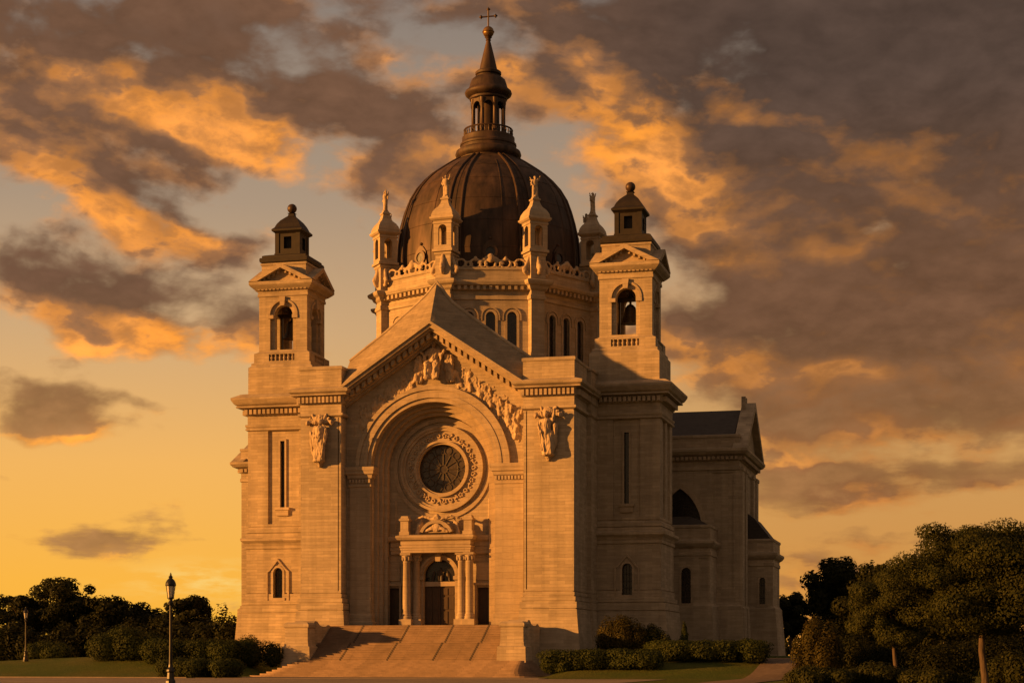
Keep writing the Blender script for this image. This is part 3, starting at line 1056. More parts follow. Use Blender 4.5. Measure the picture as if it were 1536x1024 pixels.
def arched_window(cx, y, hw, z0, zs, parent, hood=False, name='arched_window', f=FX, sgn=1, depth=.45):
    """surround (part) with a dark pane and glazing bars (sub-parts); y is the wall face"""
    m = MB()
    m.band(archline(cx, hw + .22, z0, zs, 16), archline(cx, hw, z0, zs, 16), f, y - sgn * .07, y + sgn * .25)
    if hood:
        top = zs + hw
        o1 = [(cx + hw + .75, z0 - .9), (cx + hw + .75, zs + .1), (cx + hw + .45, zs + .35), (cx, top + .95), (cx - hw - .45, zs + .35), (cx - hw - .75, zs + .1), (cx - hw - .75, z0 - .9)]
        i1 = [(cx + hw + .58, z0 - .9), (cx + hw + .58, zs + .02), (cx + hw + .33, zs + .2), (cx, top + .7), (cx - hw - .33, zs + .2), (cx - hw - .58, zs + .02), (cx - hw - .58, z0 - .9)]
        m.band(o1, i1, f, y - sgn * .16, y + sgn * .1)
    m.box(*(sorted((f(cx - hw - .3, 0, 0)[0], f(cx + hw + .3, 0, 0)[0])) + [min(y - sgn * .18, y + sgn * .2), max(y - sgn * .18, y + sgn * .2)]) if f is FX else
          (min(y - sgn * .18, y + sgn * .2), max(y - sgn * .18, y + sgn * .2), cx - hw - .3, cx + hw + .3), z0 - .28, z0)
    w = m.build(name, 'trim', parent)
    g = MB().prism(arch(cx, hw, z0, zs), f, y + sgn * depth * .8, y + sgn * (depth * .8 + .05))
    g.build('pane', 'glass', w)
    b = MB()
    yy = y + sgn * (depth * .8 - .03)
    for k in (-.33, .33):
        p = [f(cx + k * hw, z0, yy), f(cx + k * hw, zs + hw * .9, yy)]
        b.tube(p, .035, 5)
    nb = int((zs - z0) / .7)
    for k in range(1, nb + 1):
        b.tube([f(cx - hw, z0 + k * .7, yy), f(cx + hw, z0 + k * .7, yy)], .03, 5)
    b.build('glazing_bars', 'lead', w)
    return w


def wings():
    for x0, x1, sx, pnl, awx in ((-22.8, -13.0, -19.05, (-20.6, -17.2), -19.45), (13.0, 20.25, 16.92, (15.6, 18.3), 17.02)):
        s = -1 if x0 < 0 else 1
        o = MB().rect(x0, x1, 9.0, 16.6, WING).build('wing', 'stone', cath)
        zt, zb = (24.05, 17.2) if s < 0 else (23.85, 16.85)
        cut(o, MB().box(pnl[0], pnl[1], 8.0, 9.22, 15.5, 25.1))
        cut(o, MB().box(sx - .24, sx + .24, 8.8, 9.75, zb, zt))
        cut(o, MB().prism(arch(awx, .5, 7.9, 10.5), FX, 8.3, 9.5))
        xo = x0 if s < 0 else x1
        # sunk panels on the outer side as well
        a, b = sorted((xo - s * .22, xo + s * .6))
        cut(o, MB().box(a, b, 10.5, 12.3, 15.5, 25.1), MB().box(a, b, 13.3, 15.1, 15.5, 25.1))
        m = MB()
        for a, b in ((sx - .42, sx - .24), (sx + .24, sx + .42)):
            m.box(a, b, 9.08, 9.4, zb, zt)
        m.box(sx - .42, sx + .42, 9.08, 9.4, zt, zt + .2)
        m.rect(sx - .55, sx + .55, 9.1, 9.4, [(0, zb - .9), (.1, zb - .8), (.1, zb - .35), (.22, zb - .25), (.22, zb - .002)])
        w = m.build('slit_window', 'trim', cath)
        MB().box(sx - .24, sx + .24, 9.5, 9.55, zb, zt).build('pane', 'glass', w)
        arched_window(awx, 8.88, .5, 7.9, 10.5, cath, True, depth=.6)
        d = MB()
        dentils(d, x0 - .2, x1 + .2, 8.78, 26.8, 27.28, .42, .3, .17)
        dentils(d, 9.0, 16.4, xo + s * .22, 26.8, 27.28, .42, .3, .17, side=s)
        d.build('dentil_course', 'trim', cath)


wings()


def bell_tower(cx):
    W = 2.63
    y0, y1 = 9.4, 14.6
    x0, x1 = cx - W, cx + W
    cy = (y0 + y1) / 2
    T = [(.86, 28.0), (.85, 31.6), (.7, 31.75), (.62, 31.8), (.62, 32.05), (.4, 32.15), (.4, 33.1), (.15, 33.22), (0, 33.35), (0, 38.95), (.12, 39.0), (.12, 39.28), (.06, 39.3), (.1, 39.55), (.3, 39.65),
         (.65, 39.95), (.82, 40.15), (.82, 40.45), (.4, 40.55), (-.2, 40.6), (-.2, 42.25), (-.1, 42.3), (-.1, 42.5), (-.3, 42.55)]
    o = MB().rect(x0, x1, y0, y1, T).build('bell_tower', 'stone', cath)
    # hollow belfry, open on all four sides
    cut(o, MB().box(cx - 1.75, cx + 1.75, cy - 1.75, cy + 1.75, 33.6, 38.9))
    cut(o, MB().prism(arch(cx, 1.42, 33.5, 37.1), FX, y0 - .5, y0 + .3), MB().prism(arch(cx, .98, 33.5, 37.1), FX, y0 - .5, y1 + .5))
    cut(o, MB().prism(arch(cy, 1.42, 33.5, 37.1), FY, x1 - .3, x1 + .5), MB().prism(arch(cy, .98, 33.5, 37.1), FY, x0 - .5, x1 + .5))
    cut(o, MB().box(cx - 1.4, cx + 1.4, y0 - 1, y0 + .1, 32.3, 33.0), MB().box(x1 - .1, x1 + 1, cy - 1.4, cy + 1.4, 32.3, 33.0))
    a = MB()
    for f, c, y, s in ((FX, cx, y0, 1), (FY, cy, x1, -1), (FY, cy, x0, 1)):
        a.band(archline(c, 1.62, 37.1, 37.1, 20, False), archline(c, 1.40, 37.1, 37.1, 20, False), f, y - s * .1, y + s * .2)
        a.band(archline(c, 1.38, 37.1, 37.1, 20, False), archline(c, .99, 37.1, 37.1, 20, False), f, y + s * .12, y + s * .5)
        for sd in (-1, 1):
            u0, u1 = sorted((c + sd * 1.02, c + sd * 1.62))
            q = sorted((y - s * .12, y + s * .5))
            if f is FX:
                a.box(u0, u1, q[0], q[1], 36.72, 37.08)
            else:
                a.box(q[0], q[1], u0, u1, 36.72, 37.08)
        a.prism([(c - .22, 38.0), (c - .34, 38.93), (c + .34, 38.93), (c + .22, 38.0)], f, y - s * .28, y + s * .2)
    a.build('belfry_arch', 'trim', o)
    b, b2 = MB(), MB()
    for i in range(6):
        u = -1.15 + 2.3 * i / 5
        for bb, bx, by in ((b, cx + u, y0 - .22), (b2, x1 + .22, cy + u)):
            bb.lathe(bx, by, [(.13, 32.3), (.13, 32.38), (.07, 32.42), (.14, 32.6), (.12, 32.72), (.06, 32.85), (.12, 32.92), (.12, 33.0)], 8)
    b.build('balustrade', 'trim', o, True)
    b2.build('balustrade', 'trim', o, True)
    be = MB()
    be.lathe(cx, cy, [(.95, 35.0), (.9, 35.15), (.72, 35.6), (.6, 36.2), (.52, 36.6), (.3, 36.85), (.12, 36.95), (.12, 37.3)], 20)
    be.box(cx - 1.74, cx + 1.74, cy - .2, cy + .2, 37.2, 37.6)
    be.box(cx - .16, cx + .16, cy - 1.74, cy + 1.74, 37.61, 37.95)
    for sx in (-1, 1):
        be.box(cx + sx * 1.15 - .14, cx + sx * 1.15 + .14, cy - .16, cy + .16, 33.6, 37.2)
    be.build('bell', 'bell', o)
    # small pediment on every face
    p = MB()
    for f, c, y, s in ((FX, cx, y0, 1), (FX, cx, y1, -1), (FY, cy, x1, -1), (FY, cy, x0, 1)):
        hw = W + .8
        p.band([(c - hw, 40.5), (c, 42.25), (c + hw, 40.5)], [(c - hw + .9, 40.5), (c, 41.8), (c + hw - .9, 40.5)], f, y - s * .88, y + s * .5)
        p.prism([(c - hw + .95, 40.5), (c, 41.78), (c + hw - .95, 40.5)], f, y - s * .1, y + s * .5)
        for sd in (-1, 1):
            for k in range(5):
                u = c + sd * (.4 + k * .5)
                z = 41.8 - abs(u - c) * .51
                p.prism([(u - .1, z), (u + .1, z), (u + .1, z - .28), (u - .1, z - .28)], f, y - s * .45, y - s * .05)
        for k in range(13):
            u = c - W + .1 + k * (2 * W - .2) / 12
            if f is FX:
                p.box(u - .12, u + .12, min(y, y - s * .4), max(y, y - s * .4), 39.62, 39.9)
            else:
                p.box(min(y, y - s * .4), max(y, y - s * .4), u - .12, u + .12, 39.62, 39.9)
    p.build('tower_pediment', 'trim', o)
    # dark cupola
    MB().rect(cx - 2.3, cx + 2.3, cy - 2.3, cy + 2.3, [(.05, 42.5), (.28, 42.62), (.32, 42.85), (.28, 43.05), (.1, 43.1), (.1, 43.3), (-.15, 43.4), (-.5, 43.5), (-.9, 43.6), (-.95, 43.66)]).build('cupola_base', 'lead_roof', o)
    cu = MB().rect(cx - 1.3, cx + 1.3, cy - 1.3, cy + 1.3, [(.12, 43.5), (.12, 43.72), (0, 43.75), (0, 45.75), (.1, 45.85), (.34, 46.02), (.36, 46.2), (.12, 46.42), (-.08, 46.85), (-.36, 47.25), (-.72, 47.6), (-.95, 47.8), (-1.02, 48.05), (-.9, 48.1)]).build('cupola', 'lead_roof', o)
    cut(cu, MB().box(cx - .42, cx + .42, cy - 1.8, cy - .8, 44.2, 45.45), MB().box(cx + .8, cx + 1.8, cy - .42, cy + .42, 44.2, 45.45))
    k = MB()
    for sx in (-1, 1):
        for sy in (-1, 1):
            k.box(cx + sx * 1.15 - .22, cx + sx * 1.15 + .22, cy + sy * 1.15 - .22, cy + sy * 1.15 + .22, 43.74, 45.8)
    k.box(cx - 1.24, cx + 1.24, cy - 1.24, cy + 1.24, 45.6, 45.79)
    k.build('corner_strips', 'lead_roof', o)
    MB().ball((cx, cy, 48.62), .5, 20, 12).lathe(cx, cy, [(.3, 47.9), (.18, 48.08), (.16, 48.2)], 12).build('ball_finial', 'copper_seam', o, True)


bell_tower(-19.1)
bell_tower(16.78)

# ---- drum and dome
DX, DY = 0.0, 20.0
DROT = rad(16)


def drum():
    prof = [(11.2, 28), (11.2, 30.5), (11.0, 30.7), (11.0, 37.5), (11.14, 37.6), (11.14, 37.95), (11.02, 38.05), (11.02, 38.4), (11.3, 38.55), (11.35, 38.8), (11.8, 38.95), (11.9, 39.2), (11.9, 39.35), (11.25, 39.5),
            (11.2, 39.55), (11.2, 40.45), (11.32, 40.52), (11.32, 40.75), (10.0, 40.85)]
    m = MB().poly(0, 0, 8, rad(22.5), prof)
    o = m.build('drum', 'stone', cath, False, (DX, DY, 0), DROT)
    win = []
    for k in range(8):
        a = PI / 4 * k

        def F(u, v, d, a=a):
            r = 11.0 - d
            return (r * math.sin(a) + u * math.cos(a), -r * math.cos(a) + u * math.sin(a), v)
        if k in (0, 1, 7, 6, 2):
            for u in (-2.15, 0, 2.15):
                cut(o, MB().prism(arch(u, .48, 31.2, 35.9, 10), F, -.5, .5))
        for u in (-2.15, 0, 2.15):
            w = MB()
            w.band(archline(u, .72, 31.2, 35.9, 12), archline(u, .48, 31.2, 35.9, 12), F, -.08, .2)
            w.band(archline(u, .95, 35.5, 35.9, 12), archline(u, .82, 35.5, 35.9, 12), F, -.13, .1)
            wo = w.build('drum_window', 'trim', o)
            MB().prism(arch(u, .48, 31.2, 35.9, 10), F, .3, .34).build('pane', 'glass', wo)
        d = MB()
        n = 15
        for i in range(n):
            u = -4.4 + 8.8 * i / (n - 1)
            d.prism([(u - .15, 38.5), (u + .15, 38.5), (u + .15, 38.9), (u - .15, 38.9)], F, -.65, 0)
        d.build('dentil_course', 'trim', o)
        # scrolled cresting on the parapet
        c = MB()
        for i in range(5):
            u = -3.0 + 1.5 * i
            z = 40.75
            c.tube([F(u + .55 * math.cos(t), z + .42 + .42 * math.sin(t), -.1) for t in [PI * 2 * q / 14 for q in range(15)]], .13, 6)
            c.tube([F(u - .75 + .45 * math.cos(t) * (1 - t * .07), z + .3 + .35 * math.sin(t) * (1 - t * .07), -.12) for t in [.6 * q for q in range(12)]], .1, 6)
        c.ball(F(0, 41.7, -.1), (.38, .38, .48), 10, 8)
        for sd in (-1, 1):
            c.ball(F(sd * 1.5, 41.65, -.1), (.2, .2, .28), 8, 6)
            cap(c, F(sd * .4, 41.75, -.1), F(sd * 1.3, 41.2, -.1), .16, .12)
        sculpt('cresting', c, .07, 'sculpt', o, amp=.04, freq=3, stretch=1, seed=k)
    return o


drum_o = drum()


def turrets():
    body = MB()
    R = 11.75
    # pier down the drum's corner, pedestal, open turret, bell-shaped cap; drawn facing -y at radius R
    y = -R
    body.rect(-.72, .72, y - .62, y + 1.2, [(.08, 28), (.08, 30.5), (0, 30.7), (0, 37.5), (.14, 37.6), (.14, 37.95), (.02, 38.05), (.02, 38.4), (.25, 38.6), (.35, 38.85), (.62, 39.0), (.72, 39.2), (.72, 39.38), (.1, 39.6), (.1, 41.9), (.2, 42.0), (.2, 42.2), (.15, 42.25)])
    t0 = body.build('corner_turret', 'stone', cath, False, (DX, DY, 0), DROT + rad(22.5))
    b = MB().rect(-.95, .95, y - .85, y + 1.05, [(.14, 42.26), (.14, 42.5), (0, 42.56), (0, 45.0), (.08, 45.05), (.08, 45.2), (.02, 45.22), (.05, 45.32), (.2, 45.4), (.33, 45.55), (.33, 45.7), (.2, 45.76), (.2, 45.9), (.12, 46.2), (-.08, 46.55), (-.36, 46.85), (-.52, 47.2), (-.6, 47.5), (-.5, 47.58), (-.5, 47.7), (-.62, 47.75), (-.7, 47.95)])
    bo = b.build('turret_lantern', 'trim', t0)
    cy = y + .1
    cut(bo, MB().box(-.7, .7, cy - .7, cy + .7, 42.8, 45.0))
    cut(bo, MB().prism(arch(0, .44, 42.9, 44.5, 10), FX, cy - 2, cy + 2), MB().prism(arch(cy, .44, 42.9, 44.5, 10), FY, -2, 2))
    s = MB()
    # scroll brackets hugging the pedestal
    for sd in (-1, 1):
        s.tube([(sd * (1.05 + .42 * math.cos(t) * (1 - t * .06)), y - .3, 40.4 + .5 * math.sin(t) * (1 - t * .06)) for t in [.6 * q for q in range(12)]], .18, 6)
        cap(s, (sd * 1.3, y - .3, 40.3), (sd * .75, y - .2, 41.9), .25, .15)
    s.tube([(0, y - .85 - .3 * math.cos(t) * (1 - t * .06), 40.5 + .5 * math.sin(t) * (1 - t * .06)) for t in [.6 * q for q in range(12)]], .22, 6)
    cap(s, (0, y - .9, 40.7), (0, y - .65, 42.0), .3, .18)
    so = sculpt('scroll_bracket', s, .07, 'sculpt', t0, amp=.03, freq=3, stretch=1)
    f = MB()
    robed(f, 0, cy, 47.9, 2.15, arms='raise', wings=.7)
    f.ball((0, cy, 47.95), (.32, .32, .2))
    fo = sculpt('angel_finial', f, .045, 'sculpt', t0, amp=.02, freq=5)
    kids = [bo, so, fo]
    for k in range(1, 8):
        t = t0.copy()
        C.objects.link(t)
        t.rotation_euler = (0, 0, DROT + rad(22.5 + 45 * k))
        for ch in kids:
            q = ch.copy()
            C.objects.link(q)
            q.parent = t


turrets()


def dome():
    prof = [(9.75, 40.8), (9.85, 42.0), (9.9, 43.2), (9.82, 44.6), (9.62, 46.0), (9.38, 47.1), (9.0, 48.4), (8.55, 49.6), (7.85, 50.75), (6.98, 51.75), (6.1, 52.55), (5.1, 53.25), (4.2, 53.85), (3.3, 54.4)]
    m = MB().lathe(0, 0, prof, 64)
    d = m.build('dome', 'copper', cath, True, (DX, DY, 0), DROT)

    def at(a, off, pts=prof):
        return [((r + off) * math.sin(a), -(r + off) * math.cos(a), z) for r, z in pts]
    for k in range(8):
        rb = MB()
        a = rad(22.5 + 45 * k)
        for da in (-4.3, 4.3):
            rb.tube(at(a + rad(da), .03), .15, 8)
        rb.build('rib', 'copper_seam', d, True)
    s = MB()
    for k in range(24):
        if k % 3 == 2:
            continue
        s.tube(at(2 * PI * (k + .5) / 24, 0.0, prof[:12]), .04, 5)
    for (r, z) in prof[2:12:2]:
        s.tube([(r * math.sin(2 * PI * i / 64), -r * math.cos(2 * PI * i / 64), z) for i in range(65)], .03, 4)
    s.build('standing_seams', 'copper', d, True)
    # round dormers low on the shell
    for k in range(8):
        a = PI / 4 * k
        q = MB()

        def F(u, v, dd, a=a):
            r = 9.7 + dd
            return (r * math.sin(a) + u * math.cos(a), -r * math.cos(a) + u * math.sin(a), v)
        q.band(ringpts(0, 42.6, .75, 16), ringpts(0, 42.6, .48, 16), F, -.3, .45, True)
        q.prism([(-.95, 41.6), (.95, 41.6), (.8, 42.4), (.72, 43.2), (.3, 43.7), (0, 43.85), (-.3, 43.7), (-.72, 43.2), (-.8, 42.4)], F, -.5, .3)
        q.ball(F(0, 44.0, .2), .16, 8, 6)
        dm = q.build('dormer', 'copper_seam', d)
        MB().prism(ringpts(0, 42.6, .5, 16), F, .31, .34).build('pane', 'glass', dm)
    # lantern
    L = MB()
    L.lathe(0, 0, [(3.15, 54.1), (3.15, 54.55), (3.2, 54.6), (3.42, 54.75), (3.52, 55.05), (3.42, 55.35), (3.1, 55.5), (2.95, 55.6), (2.92, 55.9), (3.0, 55.95), (3.0, 56.15), (2.85, 56.25), (2.8, 56.4), (2.8, 56.85), (2.6, 57.0), (2.3, 57.0)], 32)
    ln = L.build('lantern_base', 'copper', cath, True, (DX, DY, 0), DROT)
    for k in range(8):
        a = rad(22.5 + 45 * k)
        x, y = math.sin(a), -math.cos(a)
        c = MB()
        c.lathe(1.72 * x, 1.72 * y, [(.3, 57.0), (.3, 57.4), (.22, 57.5), (.2, 60.1), (.28, 60.25), (.3, 60.75)], 10)
        c.build('column', 'copper_seam', ln, True)
        bl = MB()
        for j in range(5):
            b = a + rad(45) * (j + .5) / 5
            bl.lathe(2.55 * math.sin(b), -2.55 * math.cos(b), [(.1, 56.9), (.06, 57.1), (.1, 57.3), (.05, 57.5), (.09, 57.6)], 6)
        bl.tube([(2.55 * math.sin(a + rad(45) * j / 6), -2.55 * math.cos(a + rad(45) * j / 6), 57.65) for j in range(7)], .09, 6)
        bl.build('railing', 'copper_seam', ln)
        # arch heads between the columns
        h = MB()

        def F(u, v, dd, a=a + rad(22.5)):
            r = 1.66 + dd
            return (r * math.sin(a) + u * math.cos(a), -r * math.cos(a) + u * math.sin(a), v)
        h.prism([(-.66, 59.6), (-.66, 61.0), (.66, 61.0), (.66, 59.6)] + archline(0, .48, 59.6, 59.95, 10, False) + [(-.48, 59.6)], F, -.14, .14)
        h.build('arch_head', 'copper', ln)
    MB().lathe(0, 0, [(1.2, 56.9), (1.15, 61.0)], 16).build('lantern_core', 'copper', ln, True)
    t = MB()
    t.lathe(0, 0, [(1.8, 60.75), (2.0, 60.9), (2.0, 61.1), (2.2, 61.2), (2.45, 61.4), (2.52, 61.62), (2.45, 61.8), (2.2, 61.95), (2.05, 62.2), (1.95, 62.6), (1.8, 63.0), (1.5, 63.25), (1.25, 63.35), (1.22, 63.5), (1.38, 63.6), (1.38, 63.85), (1.2, 63.98), (.98, 64.05), (.92, 64.3), (.76, 65.0), (.55, 65.9), (.32, 66.8), (.22, 67.2), (.3, 67.28), (.22, 67.4), (.34, 67.52), (.4, 67.6)], 24)
    t.build('spire', 'copper', ln, True)
    MB().ball((0, 0, 68.15), .6, 20, 14).lathe(0, 0, [(.62, 68.08), (.66, 68.15), (.62, 68.22)], 20).build('ball', 'gold', ln, True)
    c = MB()
    c.tube([(0, 0, 68.6), (0, 0, 70.5)], .085, 8)
    c.tube([(-.78, 0, 69.8), (.78, 0, 69.8)], .085, 8)
    for p in ((0, 0, 70.55), (-.8, 0, 69.8), (.8, 0, 69.8)):
        c.ball(p, .16, 10, 8)
        for dx, dz in ((.13, 0), (-.13, 0), (0, .13), (0, -.13)):
            c.ball((p[0] + dx, 0, p[2] + dz), .09, 8, 6)
    c.build('cross', 'copper_seam', ln, True, rz=-DROT)


dome()


def rear():
    # body under the drum and the nave behind it
    MB().rect(-12.6, 12.6, 9.05, 62, [(.3, .8), (.3, 8), (0, 8.1), (0, 28.2), (.3, 28.3), (.3, 28.8), (0, 28.9), (0, 29.3)]).build('nave', 'stone', cath)
    prof = [(.8, .8), (.55, 4), (.35, 6.8), (.35, 7.2), (.12, 7.4), (0, 7.6), (0, 21.6), (.12, 21.7), (.12, 22.0), (.03, 22.1), (.03, 22.6), (.2, 22.7), (.28, 23.1), (.75, 23.3), (1.0, 23.6), (1.0, 23.85), (.1, 24.0), (.05, 24.1), (.05, 25.1), (.14, 25.15), (.14, 25.4), (0, 25.45)]
    for x0, x1, y0, y1 in ((11, 25.9, 26, 41.5), (-30.6, -11, 26, 41.5)):
        s = 1 if x0 > 0 else -1
        o = MB().rect(x0, x1, y0, y1, prof).build('transept', 'stone', cath)
        xo = x1 if s > 0 else x0
        if s > 0:
            cut(o, MB().prism(arch(19.6, 2.3, 14.0, 15.6, 20, rise=4.2), FX, 25.0, 26.5))
            m = MB()
            a1 = arch(19.6, 2.75, 14.0, 15.6, 20, rise=4.85)[2:]
            a2 = arch(19.6, 2.3, 14.0, 15.6, 20, rise=4.2)[2:]
            m.band(a1, a2, FX, 25.85, 26.2)
            w = m.build('pointed_window', 'trim', o)
            MB().prism(arch(19.6, 2.3, 14.0, 15.6, 20, rise=4.2), FX, 26.35, 26.4).build('pane', 'glass', w)
            cut(o, MB().box(23.0, 25.3, 25.7, 26.12, 8.0, 21.4))
            p = MB()
            for ya, yb in ((26.2, 28.0), (29.2, 30.8), (36.5, 38.0), (39.4, 41.3)):
                p.rect(xo - .5, xo + .35, ya, yb, [(.3, 3.5), (.2, 7), (0, 7.2), (0, 21.55), (.1, 21.62), (.1, 21.95), (0, 22.0)])
            p.build('pilaster', 'stone', o)
        d = MB()
        dentils(d, x0, x1, 25.82, 22.75, 23.1, .38, .3, .17)
        dentils(d, 26.2, 41.3, xo + s * .2, 22.75, 23.1, .38, .3, .17, side=s)
        d.build('dentil_course', 'trim', o)
        # gabled roof and the end gable
        ym = (y0 + y1) / 2
        a, b = sorted((xo - s * .7, 0))
        top = 29.0 if s > 0 else 27.5
        MB().prism([(y0 + .6, 25.2), (ym, top), (y1 - .6, 25.2)], FY, a, b).build('transept_roof', 'slate', o)
        g = MB()
        a, b = sorted((xo + s * .9, xo - s * .6))
        g.band([(y0 - 1.0, 23.86), (ym, top + .75), (y1 + 1.0, 23.86)], [(y0 + .2, 23.86), (ym, top - .1), (y1 - .2, 23.86)], FY, a, b)
        a, b = sorted((xo + s * .15, xo - s * .55))
        g.prism([(y0 + .25, 23.86), (ym, top - .12), (y1 - .25, 23.86)], FY, a, b)
        for dy in (-1.2, .1):
            c = xo - s * .3
            g.box(c - .22, c + .22, ym + dy - .22, ym + dy + .22, top - .3, top + 1.3)
        g.build('end_gable', 'stone', o)
    # chapels
    CH = [(.55, .8), (.4, 4), (.22, 6.8), (.22, 7.1), (.08, 7.3), (0, 7.5), (0, 12.3), (.1, 12.35), (.1, 12.7), (.02, 12.8), (.02, 13.1), (.3, 13.3), (.5, 13.6), (.5, 13.85), (.1, 14.0), (.05, 14.1), (.05, 15.2), (.14, 15.25), (.14, 15.5), (0, 15.55)]
    o = MB().rect(17.0, 23.5, 21.0, 26.2, CH).build('chapel', 'stone', cath)
    cut(o, MB().prism(arch(21.0, .5, 7.4, 10.6), FX, 20.0, 21.5))
    cut(o, MB().box(22.3, 23.2, 20.5, 21.1, 7.8, 12.1))
    arched_window(21.0, 21.0, .5, 7.4, 10.6, o, False)
    MB().rect(17.2, 23.3, 21.2, 26.1, [(0, 15.5), (-1.2, 16.2), (-2.2, 16.6)]).build('chapel_roof', 'slate', o)
    ch2 = [(a, z * .93 + .3) if z > 8 else (a * 1.3, z) for a, z in CH]
    for x0, x1 in ((25.5, 28.75), (-31.2, -29.5)):
        o = MB().rect(x0, x1, 33.0, 40.0, ch2).build('chapel', 'stone', cath)
        if x0 > 0:
            cut(o, MB().prism(arch(27.6, .32, 7.6, 10.2), FX, 32.0, 33.5))
            arched_window(27.6, 33.0, .32, 7.6, 10.2, o, False)
            MB().prism([(25.9, 14.7), (25.9, 17.6), (26.7, 17.0), (28.6, 14.6)], FX, 33.2, 39.8).build('chapel_roof', 'slate', o)


rear()


# ------------------------------------------------------------------ statues on the piers
def pier_statue(x, seed, flip):
    m = MB()
    z = 20.9
    robed(m, 0, -.1, z, 3.9, lean=.2 * flip, arms='fold' if flip > 0 else 'raise')
    # carved canopy behind the head, a cloak to one side, a tapering bracket under the feet
    for sd in (-1, 1):
        for k in range(3):
            cap(m, (sd * .35, .3, z + 3.55 + .1 * k), (sd * (1.2 - .25 * k), .2, z + 3.75 + .3 * k), .17, .13)
        m.ball((sd * 1.2, .15, z + 3.6), (.2, .22, .28), 8, 6)
    cap(m, (-flip * .75, -.05, z + 2.6), (-flip * .62, .1, z + .9), .26, .2)
    cap(m, (-flip * .62, .1, z + .9), (-flip * .3, .1, z - .1), .2, .16)
    m.ball((0, .3, z + 4.0), (.7, .35, .42))
    cap(m, (flip * .85, -.55, z + 2.9), (flip * .45, -.6, z + .2), .075, .06)
    m.ball((0, .0, z - .08), (.62, .5, .2))
    cap(m, (0, .2, z - .1), (0, .3, z - .6), .42, .16)
    o = sculpt('stone_statue', m, .05, 'sculpt', None, amp=.085, freq=5.2, stretch=.28, seed=seed, loc=(x, -.42, 0))
    return o


tag(pier_statue(-11.55, 5, 1), 'robed stone saint with hands folded on the pier at the left of the arch', 'statue', 'saints carved on the portico piers')
tag(pier_statue(11.2, 9, -1), 'robed stone saint with one arm raised on the pier at the right of the arch', 'statue', 'saints carved on the portico piers')


# ------------------------------------------------------------------ front steps
def steps():
    root = empty('front_steps', (0, -7, 0))
    tag(root, 'broad granite front steps between two scrolled stone cheek walls', 'steps')
    off = Vector((0, 7, 0))
    xl, xr = -10.0, 8.25
    m = MB()
    # upper flights: 1.5 -> 3.1, landing, 3.1 -> 4.85
    n1, n2 = 10, 10
    prof = []
    y, z = -7.6, 1.5
    for i in range(n1):
        prof += [(y, z), (y, z + .11), (y - .05, z + .112), (y - .05, z + .165)]
        z += .165
        y += .32
    y += 0.75
    for i in range(n2):
        prof += [(y, z), (y, z + .115), (y - .05, z + .117), (y - .05, z + .17)]
        z += .17
        y += .30
    ztop = z
    prof += [(2.0, ztop), (2.0, 0.5), (-7.6, .5)]
    m.prism([(a + off.y, b) for a, b in prof], FY, xl - .3, xr + .3)
    m.build('upper_flight', 'step', root)
    lw = MB()
    n = 9
    for i in range(n):
        t = i / (n - 1)
        z0, z1 = (0.0 if i == 0 else 1.5 * i / n), 1.5 * (i + 1) / n
        yf = -14.0 + 6.0 * t
        e = 14.0 - 2.6 * (t ** .6)
        r = 2.2 - 1.4 * t
        pts = []
        for k in range(9):
            a = PI + PI / 2 * k / 8
            pts.append((-e + .1 + r + r * math.cos(a), yf + r + r * math.sin(a) + off.y))
        for k in range(9):
            a = 1.5 * PI + PI / 2 * k / 8
            pts.append((e - .45 - r + r * math.cos(a), yf + r + r * math.sin(a) + off.y))
        pts += [(e - .45, -5.5 + off.y), (-e + .1, -5.5 + off.y)]
        lw.prism(pts, lambda u, v, d: (u, v, d), z0 - .6, z1)
    lw.build('lower_flight', 'step', root)
    # dark dividers let into the treads
    for x in (-6.85, -2.3, 2.1, 5.6):
        d = MB()
        pr = [(a - .02 + off.y, b + .02) for a, b in prof[:-2]]
        lo = [(a + .3, b - .3) for a, b in pr]
        d.band(pr, lo, FY, x - .07, x + .07)
        d.build('divider', 'lead', root)
    for x0, x1 in ((-12.45, -10.02), (8.27, 10.6)):
        c = MB()
        y0 = -7.55 + off.y
        c.rect(x0 + .2, x1 - .1, y0 + .1, y0 + 1.9, [(.38, .4), (.34, 1.4), (.3, 2.6), (.3, 2.75), (.12, 2.85), (.1, 3.0), (.1, 3.15), (.06, 3.2), (.04, 4.5), (.16, 4.6), (.16, 4.85), (.05, 4.95), (-.1, 5.05)])
        # scroll that runs back to the pier
        sp = [(y0 + 1.9, .5), (y0 + 1.9, 5.05), (y0 + 2.3, 5.22), (y0 + 2.8, 5.2), (y0 + 3.2, 5.0), (y0 + 3.6, 4.8), (y0 + 4.3, 4.72), (y0 + 5.2, 4.74), (y0 + 5.7, 4.9), (y0 + 6.2, 4.88), (y0 + 6.6, 4.7), (y0 + 7.4, 4.6), (y0 + 7.4, .5)]
        c.prism(sp, FY, x0 + .35, x1 - .12)
        c.build('cheek_wall', 'stone', root)


steps()


